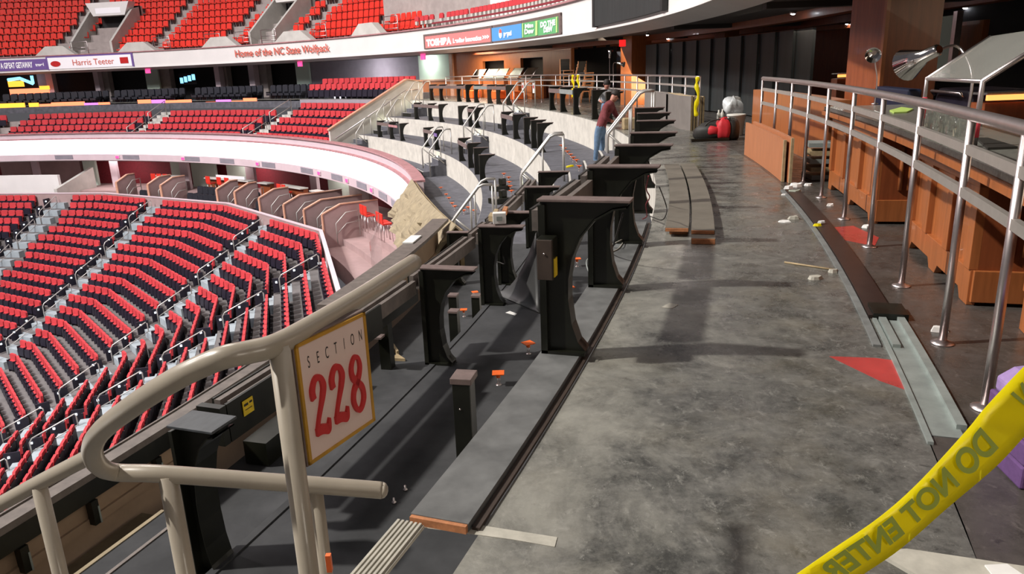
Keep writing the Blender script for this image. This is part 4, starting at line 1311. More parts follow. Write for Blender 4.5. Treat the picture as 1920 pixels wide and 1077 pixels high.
struct('wall_bar_back', MB().arc(47.5, 47.7, -16, 2, 0, 2.24, step=2), X['dark'])
for (x0, x1, y, z0, z1, r, mm) in ((1755, 1780, 90, 1.0, 1.95, 46.0, 'litwall'), (1780, 1787, 90, 1.0, 2.0, 45.9, 'steel'), (1788, 1838, 90, .9, 1.85, 46.4, 'wood'), (1592, 1604, 100, 1.0, 1.9, 47.3, 'litwall')):
    a1, a0 = TH(x0, y, r), TH(x1, y, r); struct('wall_niche', MB().arc(r, r + .1, a0, a1, z0, z1), X[mm])
# wood wall and buffet niches beyond the far railing
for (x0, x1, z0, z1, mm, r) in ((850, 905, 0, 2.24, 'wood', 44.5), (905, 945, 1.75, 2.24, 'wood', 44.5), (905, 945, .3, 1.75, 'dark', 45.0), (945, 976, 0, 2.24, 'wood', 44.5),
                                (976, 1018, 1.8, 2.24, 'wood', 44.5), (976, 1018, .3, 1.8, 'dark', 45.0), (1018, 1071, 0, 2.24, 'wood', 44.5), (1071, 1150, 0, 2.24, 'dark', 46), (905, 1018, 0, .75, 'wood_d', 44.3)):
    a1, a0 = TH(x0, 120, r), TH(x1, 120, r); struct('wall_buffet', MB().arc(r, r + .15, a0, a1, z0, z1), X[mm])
obj('exit_sign', MB().box((0, 0, 0), (.2, .06, .2), Matrix.Translation(DY(1167, 81, 25))), X['exit'], label='glowing red exit sign beside the wood column', cat='sign')

# ------------------------------------------------------------------ writing and panels on the upper fascia
def fas_panel(mb, x0, x1, z0, z1, r=41.93, th=.06, y=100):
    a1, a0 = TH(x0, y, r), TH(x1, y, r)
    return mb.arc(r, r + th, a0, a1, z0, z1, step=1)


def fas_text(mb, s, x0, x1, z, size, r=41.9, y=100, offset=0.0, shear=0.0, mi=0):
    a1, a0 = TH(x0, y, r), TH(x1, y, r)
    vs, fs = text_mesh(s, size, offset, shear=shear)
    xa, xb = min(v.x for v in vs), max(v.x for v in vs)
    mb.add([pol(r, a1 + (a0 - a1) * (v.x - xa) / (xb - xa), z + v.y) for v in vs], fs, mi)
    return mb


def fas_blob(mb, xc, z, w, h, r=41.9, y=100, n=20):
    a = TH(xc, y, r)
    return mb.face([pol(r, a - w * math.cos(2 * math.pi * k / n) / r / R_(1), z + h * math.sin(2 * math.pi * k / n)) for k in range(n)])


t = thing('fascia_lettering', 'red serif slogan lettering on the plain white fascia', 'lettering', WR(530, 98, 41.9))
def local(mb, t):
    Mi = t.matrix_world.inverted(); mb.v = [tuple(Mi @ Vector(p)) for p in mb.v]; return mb
obj('letters', local(fas_text(MB(), 'Home of the NC State Wolfpack', 440, 618, 2.93, .62, y=98, offset=.012), t), X['fascred'], t)
t = thing('advert_sign', 'white advert panel with red script and two red marks on the distant fascia', 'sign', WR(170, 118, 41.9))
obj('panel', local(fas_panel(MB(), 90, 247, 2.5, 3.3, y=118), t), X['adwhite'], t)
obj('frame', local(fas_panel(fas_panel(fas_panel(MB(), 87, 250, 3.3, 3.4, y=116), 87, 90, 2.46, 3.4, y=118), 247, 250, 2.46, 3.4, y=116), t), X['adpurple'], t)
obj('letters', local(fas_text(MB(), 'Harris Teeter', 136, 214, 2.88, .6, y=118), t), X['fascred'], t)
obj('mark', local(fas_blob(MB(), 104, 2.86, .4, .2, y=120), t), X['signred'], t)
m = MB(); fas_panel(m, 225, 240, 2.7, 3.12, r=41.89, th=.03, y=114)
obj('mark', local(m, t), X['signred'], t)
t = thing('advert_sign', 'violet advert panel with pale capitals at the end of the distant fascia', 'sign', WR(45, 120, 41.9))
obj('panel', local(fas_panel(MB(), -40, 87, 2.5, 3.25, y=120), t), X['adpurple'], t)
obj('letters', local(fas_text(MB(), 'A GREAT GETAWAY', 0, 61, 2.85, .55, y=121, offset=.02), t), X['adwhite'], t)
obj('small_print', local(fas_text(MB(), 'travel', 66, 82, 2.85, .3, y=121, offset=.01), t), X['adwhite'], t)
t = thing('advert_sign', 'red backlit advert panel with bold white capitals on the fascia', 'sign', WR(858, 72, 41.9))
obj('panel', local(fas_panel(MB(), 797, 920, 2.5, 3.05, y=75), t), X['adred'], t)
obj('frame', local(fas_panel(fas_panel(fas_panel(fas_panel(MB(), 794, 923, 3.05, 3.16, y=75), 794, 923, 2.44, 2.5, y=75), 794, 797, 2.44, 3.16, y=75), 920, 923, 2.44, 3.16, y=75), t), X['brown'], t)
obj('letters', local(fas_text(MB(), 'TOSHIBA', 799, 846, 2.72, .42, y=75, offset=.025), t), X['letwhite'], t)
obj('small_print', local(fas_text(MB(), 'Leading Innovation >>>', 849, 917, 2.70, .28, y=72, offset=.012), t), X['letwhite'], t)
t = thing('advert_sign', 'blue backlit advert panel with a round red and white mark', 'sign', WR(950, 62, 41.9))
obj('panel', local(fas_panel(MB(), 922, 978, 2.5, 3.05, y=62), t), X['adblue'], t)
obj('frame', local(fas_panel(fas_panel(fas_panel(MB(), 923.5, 978, 3.05, 3.16, y=62), 923.5, 978, 2.44, 2.5, y=62), 923.5, 924.5, 2.44, 3.16, y=62), t), X['brown'], t)
obj('mark', local(fas_blob(MB(), 938, 2.78, .16, .19, y=62), t), X['letwhite'], t)
m = MB(); a = TH(938, 62, 41.88)
m.face([pol(41.88, a - .14 * math.cos(k * math.pi / 10) / 41.88 / R_(1), 2.8 + .165 * math.sin(k * math.pi / 10)) for k in range(11)])
obj('mark', local(m, t), X['fascred'], t)
obj('letters', local(fas_text(MB(), 'pepsi', 944, 959, 2.74, .26, y=60, offset=.012), t), X['letwhite'], t)
t = thing('advert_sign', 'green backlit advert panel with white capitals and lime slashes', 'sign', WR(1014, 50, 41.9))
obj('panel', local(fas_panel(MB(), 978, 1047, 2.5, 3.05, y=50), t), X['adgreen'], t)
obj('frame', local(fas_panel(fas_panel(fas_panel(MB(), 978, 1051, 3.05, 3.16, y=50), 978, 1051, 2.44, 2.5, y=50), 1047, 1051, 2.44, 3.16, y=50), t), X['brown'], t)
for x0, x1, w_ in ((979, 981, 2), (1003, 1008, 4), (1042, 1045, 3)):
    a0, a1 = TH(x0, 50, 41.9), TH(x1, 50, 41.9)
    m = MB().face([pol(41.9, a0, 2.52), pol(41.9, a0 + (a1 - a0) * .8, 2.52), pol(41.9, a1, 3.04), pol(41.9, a1 - (a1 - a0) * .8, 3.04)])
    obj('slash', local(m, t), X['adlime'], t)
obj('letters', local(fas_text(fas_text(MB(), 'DO THE', 1013, 1041, 2.86, .25, y=46, offset=.014), 'DEW', 1019, 1036, 2.66, .24, y=52, offset=.014), t), X['letwhite'], t)
obj('letters', local(fas_text(fas_text(MB(), 'Mtn', 984, 1000, 2.9, .2, y=48, offset=.012), 'Dew', 983, 1001, 2.7, .24, y=52, offset=.014), t), X['adwhite'], t)
t = thing('display_screen', 'large switched-off black display panel on the curved white fascia', 'screen', WR(1180, 20, 41.9))
obj('screen', local(fas_panel(MB(), 1113, 1238, 2.49, 3.4, r=41.86, th=.1, y=30), t), X['curtain'], t)
obj('frame', local(fas_panel(fas_panel(MB(), 1237, 1241, 2.47, 3.42, r=41.85, th=.12, y=22), 1110, 1114, 2.47, 3.42, r=41.85, th=.12, y=45), t), X['dark'], t)

# upper rail seats and wall above the fascia
struct('floor_upper_deck', MB().arc(42.3, 44.2, 8, 36, 3.2, 3.4, step=1.5), X['conc'])
struct('wall_upper', MB().arc(44.2, 44.4, 8, 31.5, 3.4, 5.6, step=1.5), X['white'])
struct('wall_upper', MB().arc(44.2, 44.6, 31.5, 45, 3.4, 7.5, step=1.5), X['conc'])
struct('wall_upper', MB().arc(44.0, 44.2, 12, 30.5, 3.75, 4.6, step=1.5), X['white'])
m = MB()
struct('trim_upper_rail', MB().arc(42.75, 42.8, 10, 36, 3.70, 3.78, step=1.5), X['maroon'])
xs = [780, 790, 798, 808, 826, 840, 848, 856, 864, 872, 884, 892, 900, 908, 916, 924, 932, 940, 948, 956, 963, 970, 977, 984, 991, 998, 1005, 1012, 1020, 1028, 1036, 1044, 1052, 1060]
s0 = None
for i, x in enumerate(xs):
    a = TH(x, 45 - .11 * (x - 780), 43.0)
    M_ = frame(43.05, a, 3.42)
    lab = 'red flip seat with pale back along the upper rail above the advert panels'
    if s0 is None:
        s0 = thing('flip_chair', lab, 'seat', M_, 'rail seats above the adverts')
        m = MB().prism([(-.2, .55), (.2, .55), (.2, .72), (.12, .8), (-.12, .8), (-.2, .72)], lambda y, z: Vector((0, y, z)), lambda y, z: Vector((.08, y, z)))
        obj('cushion', m, X['redseat'], s0)
        obj('support', MB().box((.02, 0, .45), (.12, .2, .18)).box((.05, 0, .18), (.06, .1, .36)), X['conc_pale'], s0)
    else: dup(s0, M_)

# trapezoid parapet caps and stair wells of the upper deck
for i, (x0, x1, y) in enumerate(((70, 145, 102), (225, 295, 95), (383, 450, 88), (520, 590, 80), (665, 722, 72))):
    a1, a0 = TH(x0, y, 42.2), TH(x1, y, 42.2); d_ = (a1 - a0)
    h = .62
    poly = [(a0, 3.48), (a1, 3.48), (a1 - d_ * .28, 3.48 + h), (a0 + d_ * .28, 3.48 + h)]
    struct('wall_parapet_cap', MB().prism(poly, lambda a, z: pol(41.95, a, z), lambda a, z: pol(42.4, a, z)), X['conc_pale'])
for i, (x0, x1, y, n0) in enumerate(((180, 258, 60, 1), (528, 575, 40, 1))):
    a1, a0 = TH(x0, y, 46), TH(x1, y, 46)
    for a in (a0, a1):
        m = MB().prism([(43.0, 3.3), (47.0, 3.3), (47.0, 7.0), (45.8, 6.7), (43.0, 4.3)], lambda r, z: pol(r, a, z), lambda r, z: pol(r, a + .25, z))
        struct('wall_stair_well', m, X['conc_pale'])
    struct('wall_stair_well', MB().arc(46.6, 46.8, a0, a1, 3.3, 7.0), X['dark'])
    t = thing('well_sign', 'white hood sign over the %s stair well of the upper seats' % ('distant' if i == 0 else 'second'), 'sign', frame(45.6, (a0 + a1) / 2, 6.75))
    wid = (a1 - a0) * R_(1) * 45.6
    obj('hood', MB().prism([(-wid * .52, .5), (wid * .52, .5), (wid * .38, -.45), (-wid * .38, -.45)], lambda y, z: Vector((-.2, y, z)), lambda y, z: Vector((.6, y, z))), X['white'], t)
    obj('face_panel', MB().box((-.215, 0, -.1), (.02, wid * .6, .4)), X['adwhite'], t)
up_rail = []
for i, x in enumerate((150, 305, 400, 455, 505, 600, 735)):
    y = 92 - .055 * (x - 150)
    a = TH(x, y, 42.5)
    t = thing('upper_railing', 'steel tube railing at the front of the upper red seats, %s from the violet advert' % ORDN[i], 'railing', frame(42.45, a, 3.45))
    obj('rail', MB().tube([(0, -.7, 0), (0, -.7, .9), (0, .7, .9), (0, .7, 0)], .03, 6), X['steel'], t)
    obj('rail', MB().tube([(0, -.7, .5), (0, .7, .5)], .02, 6).tube([(0, -.7, .25), (0, .7, .25)], .02, 6), X['steel'], t)

# ------------------------------------------------------------------ club level beyond: glowing boards, suite seats, screens
def led(x0, x1, y0, y1, r, mm, lab, grp=None):
    pa = WR(x0, (y0 + y1) / 2, r); a1 = angr(pa)[0]; a0 = TH(x1, (y0 + y1) / 2, r)
    zc0 = WR((x0 + x1) / 2, y1, r).z; zc1 = WR((x0 + x1) / 2, y0, r).z
    return obj('led_board', MB().arc(r, r + .08, a0, a1, zc0, zc1, step=1.5), X[mm], label=lab, cat='display', group=grp)


for i, (x0, x1, y0, y1, mm, nm) in enumerate(((-20, 47, 194, 212, 'ledamber', 'tall amber'), (55, 73, 193, 211, 'ledamber', 'narrow amber'), (74, 97, 195, 200, 'ledorange', 'thin orange'), (97, 122, 192, 208, 'ledorange', 'square orange'),
                                              (122, 158, 191, 199, 'ledorange', 'long orange'), (158, 184, 193, 200, 'ledviolet', 'violet'), (184, 205, 192, 198, 'ledorange', 'short orange'), (205, 234, 198, 206, 'ledorange', 'low orange'),
                                              (258, 282, 187, 194, 'ledorange', 'rosy'), (284, 309, 187, 194, 'ledviolet', 'second violet'), (310, 333, 188, 196, 'ledorange', 'stepped orange'), (333, 358, 187, 196, 'ledorange', 'bright orange'),
                                              (366, 386, 194, 200, 'ledorange', 'third stepped orange'), (386, 405, 191, 197, 'ledorange', 'fourth orange'), (405, 432, 187, 195, 'ledviolet', 'third violet'), (434, 455, 189, 195, 'ledorange', 'fifth orange'), (456, 480, 184, 191, 'ledorange', 'last orange'))):
    led(x0, x1, y0, y1, 40.6, mm, '%s glowing board on the drink rail above the distant red seats' % nm)
led(18, 92, 166, 177, 43.5, 'ledorange', 'long orange glowing counter front in the furthest suite opening')
led(74, 92, 161, 168, 43.4, 'ledamber', 'small amber glowing panel at the end of the furthest suite counter')
led(15, 44, 152, 163, 44.4, 'ledamber', 'amber dot-matrix board inside the furthest suite opening')
m = MB().tube([WR(15, 150, 44.3), WR(37, 147, 44.3), WR(62, 157, 44.3)], .12, 6).tube([WR(62, 157, 44.3), WR(59, 142, 44.3)], .12, 6)
obj('neon_stripe', m, X['ledblue'], label='pale blue neon stripe bent over the amber board', cat='light')
a0, a1 = TH(367, 147, 44.5), TH(335, 147, 44.5)
t = thing('suite_screen', 'small blue glowing television in the dark suite opening', 'screen', frame(44.5, (a0 + a1) / 2, WR(350, 148, 44.5).z))
wid = (a1 - a0) * R_(1) * 44.5
obj('housing', MB().box((.08, 0, 0), (.1, wid, .8)), X['dark'], t)
for k in range(4): obj('lit_tile', MB().box((.02, -wid * .36 + wid * .24 * k, .07 * (-k + 1.5)), (.02, wid * .17, .4)), X['ledblue'], t)
# black suite chairs behind the glowing boards and in the lower boxes
sm = MB().prism([(-.25, .1), (.25, .1), (.25, .85), (.18, .95), (-.18, .95), (-.25, .85)], lambda y, z: Vector((.05 + .12 * z, y, z)), lambda y, z: Vector((.15 + .12 * z, y, z)))
sm.box((-.1, 0, .38), (.36, .46, .14)); sm.box((-.05, .27, .5), (.36, .04, .08)); sm.box((-.05, -.27, .5), (.36, .04, .08))
suite = [None]


def suite_chair(M_, lab, grp):
    if suite[0] is None: suite[0] = obj('suite_chair', sm, X['navyseat'], label=lab, cat='chair', group=grp, M=M_)
    else:
        c = suite[0].copy(); COL.objects.link(c); c.matrix_world = M_; c['label'] = lab; c['group'] = grp


for r, z in ((41.6, -.1), (42.6, -.1)):
    a = 51.5
    while a < 88:
        a += .82
        if abs(a - 68) < 1.2 or abs(a - 58) < .9 or abs(a - 77) < .9: continue
        suite_chair(frame(r, a, z), 'dark padded suite chair behind the glowing boards of the distant club level', 'dark suite chairs on the distant club level')
# lower boxes under the ribbon
struct('wall_box_back', MB().arc(39.6, 39.8, 12, 95, -6.6, -3.5, step=2), X['maroon'])
for k, (r0, r1, z) in enumerate(((34.3, 35.35, -6.25), (35.35, 36.3, -5.95), (36.3, 39.7, -5.6))):
    struct('floor_box', MB().arc(r0, r1, 8, 95, z - .8, z, step=2), X['boxwall'])
PART = [TH(x, y, 34.7) for x, y in ((230, 350), (298, 362), (324, 368), (420, 378), (455, 388), (512, 402), (560, 422), (594, 452), (624, 515))]
for i, a in enumerate(PART):
    rin = bowl_r(row_r(0) + .55, a); rk = 35.75 if i < 6 else 37.2
    sec = [(rin, -6.8), (rin, -4.72), (rin + .85, -4.36), (rk, -4.36), (rk, -6.3)]
    struct('wall_box_partition', MB().prism(sec, lambda r, z: pol(r, a, z), lambda r, z: pol(r, a + .18, z)), X['boxwall'])
    m = MB()
    tp = [(rin - .02, -6.6), (rin - .02, -4.7), (rin + .85, -4.34), (rk, -4.34)]
    for (r0, z0), (r1, z1) in zip(tp, tp[1:]):
        dr, dz = r1 - r0, z1 - z0; L = math.hypot(dr, dz); nx, nz = -dz / L * .05, dr / L * .05
        m.prism([(r0, z0), (r1, z1), (r1 + nx, z1 + nz), (r0 + nx, z0 + nz)], lambda r, z: pol(r, a - .05, z), lambda r, z: pol(r, a + .23, z))
    struct('trim_box_partition', m, X['copper'])
    t = thing('box_handrail', 'steel stair rail on the %s partition of the lower boxes, counted from the wide stair' % (ORDN + ['thirteenth', 'fourteenth', 'fifteenth'])[i], 'handrail', frame(rin, a - .25, -5.9))
    obj('rail', MB().tube([(.5, 0, -.2), (.5, 0, .75), (1.0, 0, 1.2), (1.6, 0, 1.25), (1.6, 0, .1)], .028, 6), X['railfar'], t)
    obj('middle_rail', MB().tube([(.5, 0, .25), (1.0, 0, .7), (1.6, 0, .75)], .022, 6), X['railfar'], t)
for lo, hi in zip(PART[1:], PART):
    if hi - lo < 3: continue
    for r, z in ((35.12 if lo > 34 else 34.9, -6.25), (35.9, -5.95)):
        n = int((hi - lo - 1.1) / .84)
        for k in range(n):
            suite_chair(frame(r, lo + .75 + .84 * (k + .5), z, 0), 'dark padded chair in a lower box beneath the LED ribbon', 'dark chairs in the lower boxes')
    ac = (hi + lo) / 2
    t = thing('box_counter', 'pale topped counter at the back of a lower box', 'counter', frame(36.9, ac, -5.6), 'counters at the back of the lower boxes')
    wdt = (hi - lo - 1.6) * R_(1) * 36.9
    obj('top', MB().box((0, 0, 1.0), (.5, wdt, .06)), X['conc_pale'], t)
    obj('body', MB().box((.1, 0, .49), (.28, wdt * .96, .98)), X['wood_d'], t)
for i, (x0, x1, y, r, mm) in enumerate(((155, 178, 310, 38.6, 'litwall'), (205, 217, 310, 37.8, 'pink'), (320, 336, 315, 38.6, 'litwall'), (337, 352, 320, 37.8, 'pink'), (358, 402, 315, 38.8, 'litwall'), (425, 460, 320, 38.9, 'litwall'), (461, 476, 330, 37.8, 'pink'),
                                        (58, 70, 310, 37.8, 'pink'), (0, 57, 310, 38.9, 'boxwall'), (72, 150, 310, 38.9, 'boxwall'), (580, 592, 330, 37.8, 'pink'), (615, 653, 345, 38.6, 'litwall'), (654, 690, 350, 38.4, 'conc'))):
    a1, a0 = TH(x0, y, r), TH(x1, y, r); struct('wall_box', MB().arc(r, r + .2, a0, a1, -5.6, -3.5), X[mm])
c0 = None
for i, (x, y, g) in enumerate(((310, 318, 'second'), (321, 318, 'second'), (333, 319, 'second'), (415, 325, 'third'), (436, 325, 'third'), (451, 327, 'third'), (553, 342, 'fourth'), (562, 343, 'fourth'), (693, 397, 'corner'), (700, 402, 'corner'), (707, 408, 'corner'), (727, 440, 'corner'), (734, 446, 'corner'))):
    if i == 10: continue
    p = WR(x, y, 37.25 if g != 'corner' else 36.6); q = angr(p)
    M_ = frame(36.42, q[0], -5.6)
    lab = 'bright red stool standing at the back counter of the %s lower box' % g
    if c0 is None:
        c0 = thing('bar_stool', lab, 'stool', M_, 'red stools in the %s lower box' % g)
        obj('seat', MB().box((0, 0, .78), (.4, .4, .08)), X['redplastic'], c0, bevel=.02)
        obj('backrest', MB().box((-.2, 0, 1.02), (.05, .42, .42)), X['redplastic'], c0, bevel=.02)
        for sx in (-1, 1):
            for sy in (-1, 1): obj('leg', MB().tube([(.15 * sx, .15 * sy, .75), (.2 * sx, .2 * sy, 0)], .018, 6), X['steel'], c0)
    else: dup(c0, M_, lab, 'red stools in the %s lower box' % g)
led(310, 333, 0 + 331, 335, 36.7, 'adwhite', 'pale lit counter edge in the second lower box')
led(405, 458, 330, 335, 36.75, 'adwhite', 'row of pale papers along the third lower box counter')
# aisle handrails and end lamps in the bowl
hr = None
for j, f in enumerate(AISLES[:4]):
    for n in range(0, 18, 3):
        q0 = f(n + .5); rr = bowl_r(row_r(n) - .3, q0)
        M_ = frame(rr, q0, row_z(n) - .355, seg_of(q0) - q0)
        c = pix(M_ @ Vector((0, 0, .9)))
        if not c or not (-40 < c[0] < 700): continue
        lab = 'steel aisle handrail in the lower bowl, %s aisle at the %s tier' % (['wide stair', 'second', 'third', 'fourth'][j], ORD[n])
        if hr is None:
            hr = thing('aisle_handrail', lab, 'handrail', M_)
            obj('rail', MB().tube([(-1.3, 0, -.6), (-1.3, 0, .35), (-1.2, 0, .5), (.25, 0, 1.18), (.3, 0, 1.1), (.3, 0, .36)], .026, 6), X['railfar'], hr)
            obj('middle_rail', MB().tube([(-1.3, 0, 0), (.3, 0, .75)], .02, 6), X['railfar'], hr)
        else: dup(hr, M_, lab)
el = None
for j, f in enumerate(AISLES[:4]):
    for n in range(0, 18):
        for sd in (1,):
            q0 = f(n); rr = bowl_r(row_r(n) - .05, q0)
            M_ = frame(rr, q0 + sd * .72 / rr / R_(1), row_z(n), seg_of(q0) - q0)
            c = pix(M_ @ Vector((0, 0, .5)))
            if not c or not (-20 < c[0] < 640 and c[1] < 900): continue
            lab = 'navy end panel with a small aisle lamp, %s aisle at the %s tier' % (['wide stair', 'second', 'third', 'fourth'][j], ORD[n])
            if el is None:
                el = thing('aisle_marker', lab, 'aisle marker', M_)
                obj('panel', MB().box((0, 0, .36), (.5, .06, .6)), X['navy'], el)
                obj('lamp', MB().box((-.1, -.045, .5), (.07, .03, .07)), X['bluewhite'], el)
            else: dup(el, M_, lab)
struct('wall_wide_stair', MB().prism([(34.4, -6.4), (37.8, -6.4), (37.8, -4.2), (34.4, -5.2)], lambda r, z: pol(r, 75.6, z), lambda r, z: pol(r, 76.0, z)), X['conc_pale'])
struct('wall_wide_stair', MB().arc(34.9, 35.1, 76, 88, -6.5, -4.35), X['white'])

# ------------------------------------------------------------------ terrace stairs with twin rails
def flight(a, r, zl, zh, lab, wide=1.1, plates=False, steps=True, rails=True):
    """three block steps against a riser, a rail at each side"""
    for k in range(3 if steps else 0):
        h = (zh - zl) * (k + 1) / 4
        d = .29
        struct('stair_step', MB().box((-(3 - k) * d + d / 2, 0, h / 2), (d, wide, h), frame(r - .005, a, zl)), X['carpet_far'])
        struct('trim_step', MB().box((-(3 - k) * d + .015, 0, h + .004), (.03, wide, .006), frame(r - .005, a, zl)), X['conc_pale'])
        if k == 0: struct('trim_step_front', MB().box((-(3 - k) * d - .004, 0, h / 2), (.006, wide - .05, h - .03), frame(r - .005, a, zl)), X['black'])
    H = zh - zl
    if not rails: return
    for s_ in (-1, 1):
        t = thing('stair_handrail', lab % ('near' if s_ < 0 else 'far'), 'handrail', frame(r, a, zl))
        y = s_ * (wide / 2 + .06)
        pts = [(-.62, y, .0), (-.62, y, .84), (-.6, y, .92), (-.54, y, .99), (-.05, y, H + .84), (.04, y, H + .88), (.2, y, H + .88)]
        obj('rail', MB().tube(pts, .026, 8), X['railfar'], t)
        obj('post', MB().tube([(.2, y, H), (.2, y, H + .88)], .02, 8), X['railfar'], t)
        obj('brace', MB().tube([(-.62, y, .92), (-.1, y, .45)], .02, 8), X['railfar'], t)
        obj('post', MB().tube([(-.2, y, .76 * H), (-.2, y, H + .68)], .018, 8), X['railfar'], t)
        if plates:
            pl = obj('sign_plate', MB().box((.16, y, H + .66), (.03, .2, .34)), X['paper'], t)
            obj('lettering', MB().box((.14, y - .02, H + .7), (.01, .1, .1)), X['signred'], pl)
    l = bpy.data.lights.new('stair_lamp_light', 'POINT'); l.energy = 2.5; l.color = (.9, 1, .6); l.shadow_soft_size = .04
    lo = bpy.data.objects.new('stair_lamp_light', l); COL.objects.link(lo); lo.matrix_world = frame(r, a + 1.0, zl) @ Matrix.Translation((-.2, 0, .55))
    t = thing('stair_lamp', 'small glowing step lamp on the riser ' + lab.split(' rail ')[-1], 'lamp', frame(r, a + .9, zl))
    obj('body', MB().box((-.03, 0, .55), (.05, .14, .1)), X['black'], t)
    obj('lens', MB().lathe([(.045, 0), (.035, .03), (0, .045)], 12, M=Matrix.Translation((-.055, 0, .55)) @ Matrix.Rotation(R_(-90), 4, 'Y')), X['lens'], t)


for a, nm in ((16.6, 'the buffet railing'), (32.9, 'the sloping stair wall')):
    flight(a, RA, -.75, 0, '%s-side steel rail of the upper flight by ' + nm, plates=a > 0 and a < 30, steps=a > 0)
    flight(a + .3, RB, -1.5, -.75, '%s-side steel rail of the middle flight below ' + nm)
    if a > 0: flight(a + .9, RC, -2.25, -1.5, '%s-side steel rail of the lowest flight below ' + nm)
for k, (r0, zt) in enumerate(((39.42, -.56), (39.71, -.37), (40.0, -.19))):
    struct('stair_step', MB().arc(r0, RA - .002, -6.2, -2.7, zt - .19, zt, step=.6), X['carpet_far'])
    struct('trim_step', MB().arc(r0 - .004, r0 + .035, -6.2, -2.7, zt, zt + .006, step=.6), X['conc_pale'])
    struct('trim_step_front', MB().arc(r0 - .008, r0 - .001, -6.2, -2.7, zt - .185, zt - .01, step=.6).arc(r0, RA - .01, -6.225, -6.203, zt - .185, zt - .002), X['black'])
flight(-3.2, RA + .12, -.75, 0, '%s-side steel rail beside the stooping worker', wide=.16, steps=False)
flight(-2.4, RB, -1.5, -.75, '%s-side steel rail of the middle flight below the stooping worker', wide=.2)
flight(-3.6, RC + .2, -2.25, -1.5, '%s-side steel rail of the flight rising behind the canvas corner', wide=.6)

# canvas-wrapped corner where the near parapet meets the balcony
path = []
for x, y, z in ((771, 338, -1.74), (785, 360, -1.62), (798, 376, -1.5), (813, 393, -1.32), (832, 411, -1.12), (853, 428, -.92)):
    q = angr(W(x, y, z)); path.append((q[0], q[1], z))
P = smooth([pol(r, a, z) for a, r, z in path], 6)
vs, fs = [], []
random.seed(3)
for i, p in enumerate(P):
    q = angr(p)
    for k in range(10):
        fold = .07 * math.sin(i * 1.1 + .6 * k) + .05 * math.sin(i * 2.3 + 2 * k)
        rr = q[1] + (.03 if k == 0 else -.03 - .075 * k + (fold + random.uniform(-.05, .05)) * min(1, k / 2))
        vs.append(pol(rr, q[0] + random.uniform(-.1, .1) * min(1, k / 2), p.z + .03 - .02 * k - .1 * k))
for i in range(len(P) - 1):
    for k in range(9): fs.append((10 * i + k, 10 * i + k + 1, 10 * i + 11 + k, 10 * i + 10 + k))
cv = obj('canvas_cover', MB().add(vs, fs, 0, False), X['canvas'], label='crumpled beige canvas draped over the open balcony corner', cat='cover')
cv.modifiers.new('s', 'SOLIDIFY').thickness = .02
m = MB()
for (a0, r0, z0), (a1, r1, z1) in zip(path, path[1:]):
    m.add([pol(r0 + .06, a0, -2.26), pol(r0 + .12, a0, -2.26), pol(r0 + .12, a0, z0 - .03), pol(r0 + .06, a0, z0 - .03), pol(r1 + .06, a1, -2.26), pol(r1 + .12, a1, -2.26), pol(r1 + .12, a1, z1 - .03), pol(r1 + .06, a1, z1 - .03)],
          [(0, 1, 2, 3), (4, 7, 6, 5), (0, 4, 5, 1), (1, 5, 6, 2), (2, 6, 7, 3), (3, 7, 4, 0)])
struct('wall_balcony_corner', m, X['plyedge'])
g = obj('glass_screen', MB().arc(34.85, 34.88, 3.0, 9.3, -4.0, -2.6, step=1), X['glass'], label='clear glass screen hanging beside the canvas corner', cat='glass panel')
obj('crumpled_foil', MB().arc(37.25, 37.4, -9.3, -8.6, -.903, -.885), X['paper'], label='white scrap lying on the brown parapet cap', cat='scrap')

# ------------------------------------------------------------------ things on the far walkway
A_ = [W(1252, 231, 0), W(1262, 236, 0), W(1276, 241.5, 0), W(1296, 245, 0)]
for k in range(5):
    off = Vector((.062 * k, .012 * k, 0))
    pl = smooth([Vector((p.x, p.y, 0)) + off for p in A_], 5)
    m = MB(); vs, fs = [], []
    for i, p in enumerate(pl):
        t_ = (pl[min(i + 1, len(pl) - 1)] - pl[max(0, i - 1)]).normalized(); n = Vector((t_.y, -t_.x, 0)) * .022
        for q in (p - n, p + n): vs += [tuple(q), tuple(q + Vector((0, 0, .68 - .005 * k)))]
    for i in range(len(pl) - 1):
        a, b = 4 * i, 4 * i + 4
        fs += [(a, b, b + 1, a + 1), (a + 2, a + 3, b + 3, b + 2), (a + 1, b + 1, b + 3, a + 3), (a, a + 2, b + 2, b)]
    L = len(vs); 
    t = thing('bent_sheet', 'bent grey panel with a tan edge, %s of the stack standing on the walkway' % (['outermost', 'second', 'third', 'fourth', 'innermost'][k]), 'panel', pl[0])
    Mi = t.matrix_world.inverted(); vs = [tuple(Mi @ Vector(v)) for v in vs]
    obj('sheet', MB().add(vs, fs), X['boardgrey'], t)
    obj('edge', MB().add(vs[:4] + vs[L - 4:], [(0, 1, 3, 2), (4, 6, 7, 5)]).tube([(Vector(vs[4 * i + 1]) + Vector(vs[4 * i + 3])) / 2 for i in range(len(pl))], .012, 5), X['plyedge'], t, label='tan plywood edge')
pl = smooth([W(1208, 222, 0), W(1228, 226, 0), W(1248, 232, 0)], 5); m = MB(); vs, fs = [], []
for p in pl: vs += [(p.x, p.y, 0), (p.x, p.y, .66), (p.x + .04, p.y + .04, 0), (p.x + .04, p.y + .04, .66)]
for i in range(len(pl) - 1):
    a, b = 4 * i, 4 * i + 4; fs += [(a, b, b + 1, a + 1), (a + 2, a + 3, b + 3, b + 2), (a + 1, b + 1, b + 3, a + 3)]
obj('bent_sheet', MB().add(vs, fs), X['boardgrey'], label='separate curved grey panel standing beyond the panel stack', cat='panel')

